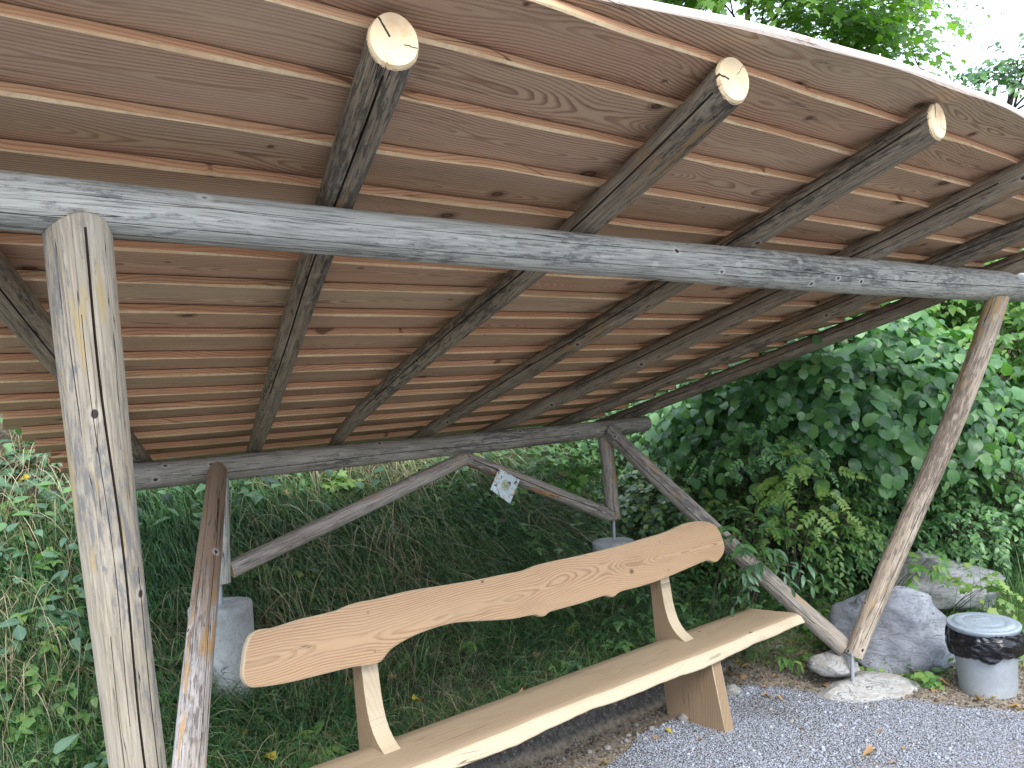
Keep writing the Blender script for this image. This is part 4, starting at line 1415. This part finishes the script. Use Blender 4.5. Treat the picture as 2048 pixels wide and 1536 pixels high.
# --- ground cover leaves
def cover(name, n, box, mats_dens, size, T_, mat, label, cat='ground cover', hmax=0.12, trif=False, dmin=0.12, tilt=0.5):
    P, N = bankpts(n, *box, dens=mats_dens, dmin=dmin)
    m = len(P)
    P = P + N * rng.uniform(0.01, hmax, m)[:, None]
    D = jit(m, 1.0); D -= N * (D * N).sum(1)[:, None] * 0.8
    D[:, 1] -= 0.3
    Nn = N * 0.7 + np.array([0, -0.15, 0.75]) + jit(m, tilt * 0.6)
    S = rng.uniform(*size, m)
    parts = [scatter(T_, P, D, Nn, S)]
    if trif:
        for a in (1, -1):
            z = Nn / np.linalg.norm(Nn, axis=1)[:, None]
            Dn = D / np.linalg.norm(D, axis=1)[:, None]
            D2 = Dn * 0.2 + np.cross(z, Dn) * a
            parts.append(scatter(T_, P, D2, Nn + jit(m, 0.1), S * 0.85))
    return put(name, parts, mat, label=label, cat=cat, kind='stuff')


cover('ivy', 26000, (0.3, 6.6, 3.4, 6.2), lambda X, Y: np.clip(-0.15 + 0.75 * clump(X, Y, 1.5, 51) + (X - 3.9) * 0.35 + (0.9 - X) * 1.0, 0, 1), (0.022, 0.055), T_IV, G_ivy, 'dark ivy and ground leaves creeping over the bank', dmin=0.2)
cover('wild_strawberry', 11000, (0.6, 7.5, 3.5, 6.6), lambda X, Y: np.clip(-0.22 + 0.7 * clump(X, Y, 1.9, 61) + (X - 3.6) * 0.28, 0, 1), (0.03, 0.06), T_OV3, G_light, 'three-leaved green ground plants among the ivy', trif=True, hmax=0.16, dmin=0.2)
cover('bramble_cover', 9000, (3.6, 9.5, 3.4, 8.0), lambda X, Y: np.clip(0.25 + 0.7 * clump(X, Y, 1.2, 71), 0, 1), (0.045, 0.09), T_OV3, G_deep, 'bramble leaves covering the slope right of the bench', trif=True, hmax=0.3)
cover('slope_leaves', 16000, (-1.0, 10.5, 5.2, 10.5), lambda X, Y: np.clip(0.3 + 0.7 * clump(X, Y, 0.8, 81), 0, 1), (0.05, 0.11), T_OV, G_deep, 'mixed leaves covering the upper slope', hmax=0.4)
cover('left_broad_leaves', 1500, (-0.9, 1.0, 3.6, 5.4), lambda X, Y: np.clip(-0.1 + 0.9 * clump(X, Y, 2.4, 95), 0, 1), (0.05, 0.11), T_OV, G_blue, 'broad bluish bramble leaves on the bank left of the post', hmax=0.25, dmin=0.2)
cover('left_ivy', 5000, (-0.9, 1.4, 3.4, 5.4), lambda X, Y: np.clip(0.2 + 0.7 * clump(X, Y, 3.0, 96), 0, 1), (0.02, 0.05), T_IV, G_ivy, 'dark small ivy leaves on the bank left of the post', hmax=0.08, dmin=0.1)
cover('verge_leaves', 5000, (4.7, 8.6, 1.2, 3.6), lambda X, Y: np.clip((X - (X0E + 0.15 + (3.06 - Y) * 0.49) - 0.3) * 1.2 * clump(X, Y, 2.3, 44) + 0.06, 0, 0.8), (0.03, 0.07), T_IV, G_light, 'low green weeds at the foot of the right slope', dmin=-3.0, hmax=0.08)
cover('left_cover', 2300, (-0.9, 1.2, 3.4, 5.2), lambda X, Y: np.clip(-0.05 + 0.8 * clump(X, Y, 2.0, 91), 0, 1), (0.03, 0.085), T_OV3, G_light, 'bright three-leaved plants at the foot of the bank by the left post', trif=True, hmax=0.2, dmin=0.12)


# ------------------------------------------------------------------ shrubs and trees
def tubes(paths, r0, r1, nseg=6):
    Vs, Fs, off = [], [], 0
    for pth, a, b in zip(paths, r0, r1):
        pth = np.array(pth); n = len(pth)
        tg = np.gradient(pth, axis=0); tg /= np.linalg.norm(tg, axis=1)[:, None] + 1e-9
        u = np.cross(tg, [0.31, 0.9, 0.2]); u /= np.linalg.norm(u, axis=1)[:, None]; v = np.cross(tg, u)
        rr_ = np.linspace(a, b, n)[:, None, None]
        th = np.linspace(0, 2 * math.pi, nseg, endpoint=False)
        ring = pth[:, None] + rr_ * (u[:, None] * np.cos(th)[None, :, None] + v[:, None] * np.sin(th)[None, :, None])
        Vs.append(ring.reshape(-1, 3))
        idx_ = np.arange(n * nseg).reshape(n, nseg)
        F_ = np.stack([idx_[:-1], np.roll(idx_[:-1], -1, 1), np.roll(idx_[1:], -1, 1), idx_[1:]], -1).reshape(-1, 4)
        Fs.append(F_ + off); off += n * nseg
    return np.concatenate(Vs), np.concatenate(Fs)


def curve(p, q, bend, n=7):
    p, q = np.array(p), np.array(q)
    mid = (p + q) / 2 + bend
    t = np.linspace(0, 1, n)[:, None]
    return (1 - t) ** 2 * p + 2 * t * (1 - t) * mid + t * t * q


def plant(name, base, center, rad, ntwig, leaf, T_, mat, label, cat='shrub', nleaf=9, twigL=0.35, group=None, stems=7, stem_r=0.012, pinnate=0, droop=0.5, shell=0.55, trunk_r=None, front=None, woodname=None, crown='foliage', lump=0.25, spread=1.0, woodmat=None, face=0.45):
    base = np.array(base, float); center = np.array(center, float); rad = np.array(rad, float)
    root = empty(name, base, label=label, cat=cat, group=group)
    # twig start points in an uneven shell, leaning outward
    d = rng.normal(size=(ntwig, 3)); d /= np.linalg.norm(d, axis=1)[:, None]
    if front is not None:
        fv = np.array(front, float); fv /= np.linalg.norm(fv)
        flip = (d @ fv) < -0.25
        d[flip] -= 2 * (d[flip] @ fv)[:, None] * fv
    low = d[:, 2] < -0.6; d[low, 2] *= -0.5
    lumps = rng.normal(size=(9, 3)); lumps /= np.linalg.norm(lumps, axis=1)[:, None]
    lf_ = 1 + lump * (np.max(d @ lumps.T, axis=1) - 0.75) * 2.2
    rr_ = (shell + (1 - shell) * rng.uniform(size=ntwig) ** 0.6) * lf_
    S_ = center + d * rad * rr_[:, None]
    gz = tz(S_[:, 0], S_[:, 1]) + 0.03
    S_[:, 2] = np.maximum(S_[:, 2], gz)
    out = d * np.array([1, 1, 0.5]) * spread + jit(ntwig, 0.35) + np.array([0, 0, 0.25])
    out /= np.linalg.norm(out, axis=1)[:, None]
    TL = twigL * rng.uniform(0.6, 1.3, ntwig)
    Pl, Dl, Nl, Sl = [], [], [], []
    tw = []
    for i in range(nleaf):
        t = (i + 0.7) / nleaf
        pos = S_ + out * (TL * t)[:, None] - np.array([0, 0, 1.0]) * (droop * TL * t * t)[:, None]
        tg = out - np.array([0, 0, 1.0]) * (2 * droop * t)
        tg /= np.linalg.norm(tg, axis=1)[:, None]
        side = np.cross(tg, [0, 0, 1.0]); side /= np.linalg.norm(side, axis=1)[:, None] + 1e-6
        sg = 1 if i % 2 else -1
        if i == nleaf - 1: sg = 0.0
        dirl = tg * 0.65 + side * sg * 0.9 + jit(ntwig, 0.18) - np.array([0, 0, 0.25])
        nn = np.array([0, 0, 1.0]) + d * 0.35 + jit(ntwig, 0.28)
        if front is not None: nn = nn + fv * face
        sz_ = leaf * rng.uniform(0.6, 1.15, ntwig) * (0.75 + 0.5 * math.sin(math.pi * min(t, 0.9)))
        if pinnate:
            dn = dirl / np.linalg.norm(dirl, axis=1)[:, None]
            sd2 = np.cross(dn, nn); sd2 /= np.linalg.norm(sd2, axis=1)[:, None]
            for q_ in range(pinnate):
                tq = (q_ + 1) / pinnate
                pc = pos + dn * (sz_ * 2.6 * tq)[:, None] - np.array([0, 0, 1.0]) * (sz_ * 0.7 * tq * tq)[:, None]
                if q_ == pinnate - 1:
                    Pl.append(pc); Dl.append(dn); Nl.append(nn); Sl.append(sz_)
                else:
                    for g_ in (1, -1):
                        Pl.append(pc); Dl.append(dn * 0.5 + sd2 * g_); Nl.append(nn + jit(ntwig, 0.12)); Sl.append(sz_ * 0.9)
        else:
            Pl.append(pos); Dl.append(dirl); Nl.append(nn); Sl.append(sz_)
    P_, D_, N_, Z_ = np.concatenate(Pl), np.concatenate(Dl), np.concatenate(Nl), np.concatenate(Sl)
    M = Matrix.Translation(base)
    put(crown, [scatter(T_, P_, D_, N_, Z_)], mat, root, M)
    # wood: stems to the shell, then the twigs themselves
    paths, ra, rb = [], [], []
    tops = []
    if trunk_r:
        topc = center + np.array([0, 0, rad[2] * 0.2])
        tp = curve(base - (0, 0, 0.2), topc, np.array([0.1, 0.05, 0]) * rng.uniform(-3, 3), 10)
        Vt, Ft = tubes([tp], [trunk_r], [trunk_r * 0.3], 14)
        me_ = fastmesh('trunk', Vt - base, Ft, [M_bark], smooth=True)
        link(bpy.data.objects.new('trunk', me_), M, root)
        roots_ = [tp[j] for j in range(3, 10)]
    else:
        roots_ = [base + np.array([rng.uniform(-.12, .12), rng.uniform(-.12, .12), -0.05])]
    for j in range(stems):
        q_ = S_[rng.integers(ntwig)]
        p_ = roots_[rng.integers(len(roots_))]
        ln = np.linalg.norm(q_ - p_)
        c_ = curve(p_, q_, np.array([0, 0, 0.15 * ln]) + rng.normal(size=3) * 0.07 * ln, 9)
        paths.append(c_); ra.append(stem_r * rng.uniform(.7, 1.2)); rb.append(stem_r * 0.3)
    allp = np.concatenate([c_[3:] for c_ in paths])
    step = max(1, ntwig // 260)
    for j in range(0, ntwig, step):
        k = np.argmin(((allp - S_[j]) ** 2).sum(1))
        e_ = S_[j] + out[j] * TL[j] - np.array([0, 0, droop * TL[j]])
        paths.append(np.vstack([curve(allp[k], S_[j], np.zeros(3), 4), curve(S_[j], e_, np.array([0, 0, droop * TL[j] * 0.25]), 5)[1:]]))
        ra.append(stem_r * 0.32); rb.append(0.0011)
    Vt, Ft = tubes(paths, ra, rb, 5)
    me_ = fastmesh('branches', Vt - base, Ft, [M_twig], smooth=True)
    link(bpy.data.objects.new('branches', me_), M, root)
    return root


def gbase(c): return (c[0], c[1], float(tz(c[0], c[1])))


def ground_depth(px, py):
    for z_ in np.arange(2.5, 14, 0.02):
        q_ = deep(px, py, z_)
        if q_[2] < tz(q_[0], q_[1]): return z_
    return 14.0


TOCAM = lambda c: CAM - np.array(c)


def shrub_at(name, px, py, z, rad, *a, basept=None, **k):
    c_ = deep(px, py, z)
    b_ = gbase(c_ + np.array([0.25, 0.45, 0])) if basept is None else basept
    return plant(name, b_, c_, rad, *a, front=TOCAM(c_), **k)


# big broad-leaved shrub to the right of the shelter
shrub_at('broadleaf_shrub', 1640, 790, 7.0, (1.15, 1.0, 0.62), 700, 0.098, T_RD, G_hazel, 'large shrub with broad dark green leaves arching beside the roof', nleaf=8, twigL=0.42, stems=14, stem_r=0.014, droop=0.55, shell=0.5)
shrub_at('broadleaf_shrub', 1440, 800, 8.4, (1.0, 0.9, 0.75), 330, 0.085, T_OV, G_hazel, 'smaller leaved shrub showing just below the roof edge', nleaf=8, twigL=0.4, stems=10, droop=0.5)
shrub_at('broadleaf_shrub', 1800, 640, 9.2, (1.5, 1.3, 1.0), 520, 0.11, T_OV, G_light, 'bright green shrub between the roof and the right post top', nleaf=8, twigL=0.45, stems=12, droop=0.45)
shrub_at('broadleaf_shrub', 2010, 700, 8.6, (1.3, 1.2, 1.0), 520, 0.085, T_OV, G_light, 'light green leafy shrub right of the post top', nleaf=9, twigL=0.4, stems=12, droop=0.4)
shrub_at('broadleaf_shrub', 1990, 880, 8.0, (1.1, 1.0, 0.7), 420, 0.075, T_OV, G_hazel, 'dense mid green shrub at the right edge above the tall grass', nleaf=9, twigL=0.36, stems=12, droop=0.5)
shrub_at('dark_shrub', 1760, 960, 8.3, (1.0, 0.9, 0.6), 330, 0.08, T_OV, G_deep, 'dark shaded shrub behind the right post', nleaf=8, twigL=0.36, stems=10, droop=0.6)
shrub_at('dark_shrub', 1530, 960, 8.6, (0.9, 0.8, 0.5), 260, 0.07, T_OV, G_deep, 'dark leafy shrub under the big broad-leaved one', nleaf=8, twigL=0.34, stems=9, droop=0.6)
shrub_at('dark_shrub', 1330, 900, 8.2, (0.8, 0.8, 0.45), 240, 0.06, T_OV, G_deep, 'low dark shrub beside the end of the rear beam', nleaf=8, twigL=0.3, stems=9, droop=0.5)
shrub_at('ash_sapling', 1612, 975, 5.75, (0.20, 0.18, 0.26), 14, 0.038, T_OV, G_lime, 'yellow green sapling with feathered leaves below the big shrub', cat='sapling', nleaf=4, twigL=0.3, stems=4, pinnate=5, droop=0.4, shell=0.2, stem_r=0.006, face=1.6)
shrub_at('ash_sapling', 1530, 900, 6.0, (0.26, 0.2, 0.18), 16, 0.038, T_OV, G_hazel, 'darker sapling with feathered leaves left of the yellow green one', cat='sapling', nleaf=4, twigL=0.3, stems=4, pinnate=5, droop=0.4, shell=0.2, stem_r=0.006, face=1.6)
shrub_at('lilac_shoot', 1490, 1075, 5.4, (0.16, 0.15, 0.20), 12, 0.085, T_LN, G_hazel, 'upright shoot with long pointed leaves behind the end of the bench back', cat='sapling', nleaf=6, twigL=0.2, stems=4, droop=0.15, shell=0.2, stem_r=0.006)
shrub_at('lilac_shoot', 1540, 1130, 5.3, (0.16, 0.15, 0.12), 12, 0.075, T_LN, G_blue, 'drooping shoot hanging over the grey brace', cat='sapling', nleaf=6, twigL=0.2, stems=4, droop=0.7, shell=0.2, stem_r=0.006)
shrub_at('maple_seedling', 1700, 1010, 7.2, (0.3, 0.3, 0.12), 16, 0.07, T_MP, G_lime, 'pale yellow green seedling left of the right post', cat='sapling', nleaf=5, twigL=0.2, stems=4, droop=0.3, shell=0.3, stem_r=0.005)
shrub_at('maple_seedling', 1893, 990, 7.6, (0.35, 0.3, 0.2), 24, 0.085, T_OV, G_light, 'leafy light green seedling just right of the post', cat='sapling', nleaf=6, twigL=0.25, stems=5, droop=0.5, shell=0.3, stem_r=0.005)
shrub_at('maple_seedling', 1955, 1175, 5.9, (0.20, 0.15, 0.08), 12, 0.06, T_MP, G_lime, 'maple seedling in front of the mossy boulder', cat='sapling', nleaf=5, twigL=0.14, stems=4, droop=0.3, shell=0.3, stem_r=0.004)
shrub_at('maple_seedling', 1835, 1140, 5.8, (0.12, 0.12, 0.12), 10, 0.065, T_OV, G_light, 'thin seedling between the two boulders', cat='sapling', nleaf=5, twigL=0.14, stems=4, droop=0.5, shell=0.3, stem_r=0.004)
shrub_at('leafy_weed', 640, 985, 5.9, (0.26, 0.2, 0.13), 22, 0.06, T_MP, G_lime, 'yellow green leafy weed under the rear beam', cat='plant', nleaf=6, twigL=0.16, stems=5, droop=0.5, shell=0.3, stem_r=0.004)
shrub_at('leafy_weed', 1120, 950, 6.4, (0.3, 0.25, 0.14), 34, 0.065, T_IV, G_light, 'leafy weed between the card and the right rear post', cat='plant', nleaf=6, twigL=0.18, stems=5, droop=0.5, shell=0.3, stem_r=0.004)
shrub_at('understorey_shrub', 1450, 1010, 7.2, (0.75, 0.6, 0.30), 260, 0.05, T_OV, G_ivy, 'low leafy tangle left of the yellow green sapling', nleaf=8, twigL=0.26, stems=9, droop=0.4)
shrub_at('understorey_shrub', 1570, 1060, 6.9, (0.7, 0.6, 0.26), 260, 0.05, T_OV, G_light, 'low light green tangle right above the lower half of the grey brace', nleaf=8, twigL=0.24, stems=9, droop=0.4)
shrub_at('understorey_shrub', 1720, 1070, 7.3, (0.7, 0.6, 0.34), 260, 0.055, T_OV, G_hazel, 'low green tangle left of the right post above the boulders', nleaf=8, twigL=0.26, stems=9, droop=0.5)
shrub_at('understorey_shrub', 1700, 930, 7.6, (0.8, 0.6, 0.36), 280, 0.06, T_OV, G_hazel, 'small leaved shrub filling the shade under the big shrub', nleaf=8, twigL=0.28, stems=9, droop=0.6)
shrub_at('understorey_shrub', 1890, 900, 8.0, (0.7, 0.6, 0.5), 300, 0.06, T_OV, G_light, 'light small leaved shrub right of the post at half height', nleaf=8, twigL=0.3, stems=9, droop=0.5)
shrub_at('understorey_shrub', 1940, 1050, 7.4, (0.8, 0.6, 0.32), 300, 0.055, T_OV, G_hazel, 'leafy tangle above the mossy boulder', nleaf=8, twigL=0.26, stems=9, droop=0.5)
shrub_at('understorey_shrub', 1340, 990, 7.0, (0.5, 0.5, 0.22), 160, 0.05, T_IV, G_ivy, 'low ivy tangle seen through the angle of rear post and grey brace', nleaf=8, twigL=0.22, stems=7, droop=0.5)
for (px_, py_, z_, lf_, T_q, mt_, lb_) in ((640, 1500, 4.1, 0.11, T_LN, G_light, 'dandelion-like rosette behind the seat left of the left leg'),
        (1180, 1345, 4.15, 0.09, T_LN, G_blue, 'jagged pale leaves poking up just behind the middle of the seat'),
        (500, 1130, 5.1, 0.07, T_IV, G_light, 'green rosette beside the foot of the left rear diagonal'),
        (600, 1160, 5.0, 0.06, T_IV, G_ivy, 'round leaved plant above the left part of the bench back'),
        (760, 1130, 5.0, 0.05, T_OV3, G_light, 'small bright plant above the bench back near its left hump'),
        (930, 1290, 4.5, 0.06, T_OV3, G_light, 'bright plant under the hollow of the bench back'),
        (560, 1440, 4.3, 0.07, T_IV, G_light, 'leafy plant on the bank below the left end of the bench back'),
        (1180, 1260, 4.6, 0.06, T_IV, G_ivy, 'ivy leaved plant between back and seat near the right leg'),
        (1590, 1325, 4.9, 0.07, T_LN, G_light, 'long leaved weed on the soil in front of the light stone'),
        (1850, 1350, 5.2, 0.06, T_IV, G_light, 'leafy weed between the big boulder and the bin'),
        (1640, 1250, 5.6, 0.06, T_IV, G_ivy, 'ivy tuft at the left side of the big boulder'),
        (330, 1340, 4.2, 0.07, T_IV, G_light, 'leafy weed low between the two left logs'),
        (60, 1440, 4.0, 0.08, T_IV, G_light, 'nettle-like weed in the lower left corner')):
    z_ = ground_depth(px_, py_ + 12) - 0.04
    shrub_at('leafy_weed', px_, py_, z_, (0.09, 0.08, 0.05), 7, lf_, T_q, mt_, lb_, cat='plant', nleaf=5, twigL=0.11, stems=4, droop=0.5, shell=0.2, stem_r=0.003)
# brambles on the left
shrub_at('bramble_bush', 70, 990, 5.2, (0.42, 0.3, 0.16), 46, 0.075, T_OV, G_blue, 'bluish bramble bush at the left edge below the roof end', cat='bush', nleaf=7, twigL=0.28, stems=7, droop=0.6, shell=0.3, stem_r=0.006)
shrub_at('bramble_bush', 40, 1130, 4.8, (0.35, 0.25, 0.16), 36, 0.07, T_OV, G_light, 'bright green bramble bush at the left edge halfway down', cat='bush', nleaf=7, twigL=0.22, stems=7, droop=0.6, shell=0.3, stem_r=0.006)
shrub_at('bramble_bush', 120, 1230, 4.4, (0.22, 0.2, 0.13), 28, 0.068, T_OV, G_blue, 'bluish green bramble shoots hanging beside the left post', cat='bush', nleaf=7, twigL=0.22, stems=6, droop=0.9, shell=0.3, stem_r=0.005)
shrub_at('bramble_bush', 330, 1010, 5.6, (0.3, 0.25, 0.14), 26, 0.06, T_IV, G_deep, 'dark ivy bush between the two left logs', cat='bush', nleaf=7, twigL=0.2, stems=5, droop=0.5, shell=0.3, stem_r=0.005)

# tall trees on the slope above the roof edge
def tree_at(name, px, py, z, rad, *a, **k):
    c_ = deep(px, py, z)
    b_ = gbase(c_ + np.array([0.6, 1.0, 0]))
    return plant(name, b_, c_, rad, *a, front=TOCAM(c_), **k)


tree_at('maple_tree', 1500, 0, 9.5, (1.9, 1.6, 1.05), 950, 0.12, T_MP, G_maple, 'maple tree with spotted leaves hanging over the roof edge', cat='tree', nleaf=7, twigL=0.5, stems=16, stem_r=0.014, droop=0.45, shell=0.3, trunk_r=0.07, crown='crown')
tree_at('maple_tree', 1665, 120, 10.5, (1.2, 1.1, 0.8), 520, 0.10, T_MP, G_maple, 'maple tree thinning out beside the patch of sky', cat='tree', nleaf=7, twigL=0.5, stems=14, stem_r=0.016, droop=0.4, shell=0.3, trunk_r=0.08, crown='crown')
tree_at('linden_tree', 2030, 170, 9.0, (0.5, 0.6, 0.3), 90, 0.09, T_OV, G_hazel, 'tree whose branch tips show against the sky at the right edge', cat='tree', nleaf=7, twigL=0.4, stems=12, stem_r=0.014, droop=0.5, shell=0.3, trunk_r=0.07, crown='crown')
tree_at('locust_tree', 1730, -10, 15.0, (1.5, 1.6, 1.7), 600, 0.07, T_OV3, G_light, 'pale feathery tree far behind the maples', cat='tree', nleaf=8, twigL=0.6, stems=14, stem_r=0.02, droop=0.3, shell=0.3, trunk_r=0.12, crown='crown')
for i, (px, py, z, rd, T_, mt, lb) in enumerate((
        (1700, 480, 13.0, (2.6, 2.2, 1.9), T_OV, G_light, 'leafy tree filling the slope directly behind the right roof corner'),
        (2080, 460, 12.0, (2.4, 2.2, 1.7), T_OV, G_hazel, 'leafy tree on the slope beyond the right edge'),
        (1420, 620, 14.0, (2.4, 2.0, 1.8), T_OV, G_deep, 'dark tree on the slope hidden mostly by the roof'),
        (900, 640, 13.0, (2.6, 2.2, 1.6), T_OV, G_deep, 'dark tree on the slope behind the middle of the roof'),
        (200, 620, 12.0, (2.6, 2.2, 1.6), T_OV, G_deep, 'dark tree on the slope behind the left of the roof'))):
    tree_at('hillside_tree', px, py, z, rd, 420, 0.12, T_, mt, lb, cat='tree', nleaf=8, twigL=0.6, stems=14, stem_r=0.02, droop=0.4, shell=0.4, trunk_r=0.10, group='trees on the slope', crown='crown')

# tall grass at the right
n = 1500
c_ = deep(2010, 1060, 6.9)
X = c_[0] + rng.normal(size=n) * 0.6; Y = c_[1] + rng.normal(size=n) * 0.45
P = np.stack([X, Y, tz(X, Y)], -1)
put('tall_grass', [strips(P, np.array([0, -0.1, 1.0]) + jit(n, 0.25), rng.uniform(0.3, 0.85, n), rng.uniform(0.0015, 0.003, n), rng.uniform(0.2, 0.8, n), 6)], G_grass, label='tall grass at the right edge above the bin', cat='grass', kind='stuff')

# ------------------------------------------------------------------ fallen leaves
def leafmesh(name, T_, mat, curl):
    V, F, U = T_
    V = V.copy()
    V[:, 2] += curl * (V[:, 0] ** 2) * 2.0 + 0.06 * np.sin(V[:, 1] * 9) * curl
    V[:, 1] -= 0.45
    return fastmesh(name, V, F, [mat], uv=U)


LM = [leafmesh('fallen_leaf', T_MP, G_dead, 0.9), leafmesh('fallen_leaf', T_MP, G_dead, -0.8), leafmesh('fallen_leaf', T_OV, G_dead, 1.4), leafmesh('fallen_leaf', T_OV, G_yel, 0.8)]
SPOTS = [(1485, 1358, .075, 1, 'tan oak-shaped leaf on the soil right of the seat end'), (1482, 1332, .06, 3, 'yellow leaf on the soil above the tan one'), (1338, 1468, .045, 3, 'yellow leaf on the gravel below the seat'),
         (1312, 1478, .04, 1, 'tan leaf beside the yellow one on the gravel edge'), (1400, 1485, .03, 2, 'dark curled leaf on the gravel right of the yellow leaf'), (1810, 1322, .08, 0, 'large brown maple leaf leaning on the blue grey boulder'),
         (1650, 1378, .06, 0, 'tan leaf left of the pale footing stone'), (1740, 1345, .05, 2, 'brown leaf above the footing stone'), (1860, 1368, .06, 1, 'crumpled leaf between footing stone and bin'),
         (1890, 1376, .07, 2, 'brown leaf just left of the bin'), (1985, 1402, .045, 3, 'yellow brown leaf in front of the bin'), (1960, 1405, .07, 2, 'long tan leaf in front of the bin'),
         (1760, 1468, .03, 2, 'rust brown leaf alone on the gravel'), (1808, 1502, .03, 2, 'orange brown leaf near the green one'), (1740, 1513, .07, 2, 'greenish curled leaf lying on the gravel'),
         (1535, 1398, .05, 2, 'pale strip-like leaf at the gravel edge'), (1560, 1402, .04, 2, 'small tan leaf at the gravel edge'), (1205, 1534, .05, 2, 'orange leaf at the bottom edge of the picture'), (1788, 1532, .03, 2, 'pale scrap of leaf at the bottom right')]
for (px, py, sz_, kd_, lb) in SPOTS:
    p_ = atg(px, py)
    gz = float(tz(p_[0], p_[1]))
    M = Matrix.Translation((p_[0], p_[1], max(gz, 0.008) + sz_ * 0.22)) @ Matrix.Rotation(random.uniform(0, 6.28), 4, 'Z') @ Matrix.Rotation(random.uniform(-0.35, 0.35), 4, 'X') @ Matrix.Scale(sz_ * 1.2, 4)
    o = bpy.data.objects.new('fallen_leaf', LM[kd_])
    link(o, M)
    tag(o, lb, 'leaf', 'fallen leaves on the ground')
# loose leaves on the bank
P, N = bankpts(420, 0.8, 8.0, 3.5, 5.8)
m = min(len(P), 120)
for i in range(m):
    p_ = P[i]; nn = Vector(N[i]); sz_ = random.uniform(0.04, 0.085)
    q = nn.to_track_quat('Z', 'Y').to_matrix().to_4x4()
    M = Matrix.Translation(Vector(p_) + nn * random.uniform(0.03, 0.12)) @ q @ Matrix.Rotation(random.uniform(0, 6.28), 4, 'Z') @ Matrix.Rotation(random.uniform(-0.6, 0.6), 4, 'X') @ Matrix.Scale(sz_ * 1.2, 4)
    kk_ = random.choice((0, 0, 1, 2, 2, 3))
    o = bpy.data.objects.new('fallen_leaf', LM[kk_])
    link(o, M)
    tag(o, ('lobed brown leaf flat on the bank', 'cupped lobed brown leaf on the bank', 'pointed oval brown leaf on the bank', 'small yellow leaf on the bank')[kk_], 'leaf', 'fallen leaves on the bank')
# dry leaves blown against the stones and along the verge
for i in range(60):
    for _ in range(50):
        x_ = random.uniform(4.3, 6.3); y_ = random.uniform(1.5, 3.5)
        ed_ = x_ - (X0E + 0.15 + (3.06 - y_) * 0.49)
        if -0.05 < ed_ < 1.2 and math.hypot(x_ - bs[0], y_ - bs[1]) > 0.25 and math.hypot(x_ - binp[0], y_ - binp[1]) > 0.22 and math.hypot(x_ - 5.2, y_ - 2.75) > 0.4: break
    sz_ = random.uniform(0.025, 0.06); kk_ = random.choice((0, 1, 2, 2))
    M = Matrix.Translation((x_, y_, max(0.01, float(tz(x_, y_))) + sz_ * 0.2)) @ Matrix.Rotation(random.uniform(0, 6.28), 4, 'Z') @ Matrix.Rotation(random.uniform(-0.5, 0.5), 4, 'X') @ Matrix.Scale(sz_ * 1.2, 4)
    o = bpy.data.objects.new('fallen_leaf', LM[kk_])
    link(o, M)
    tag(o, ('small lobed brown leaf on the sandy verge', 'small cupped brown leaf on the sandy verge', 'small pointed brown leaf on the sandy verge')[kk_], 'leaf', 'fallen leaves on the verge')
# bent twig on the soil
p_ = atg(1168, 1510)
pts = [np.array([p_[0], p_[1], 0.01]), np.array([p_[0] + .01, p_[1] + .05, 0.03]), np.array([p_[0] + .05, p_[1] + .12, 0.04])]
Vt, Ft = tubes([curve(pts[0], pts[2], np.array([-.02, 0, .02]))], [0.003], [0.002], 6)
tag(link(bpy.data.objects.new('twig', fastmesh('twig', Vt, Ft, [M_twig], smooth=True))), 'short bent twig standing in the crumbled soil', 'twig')
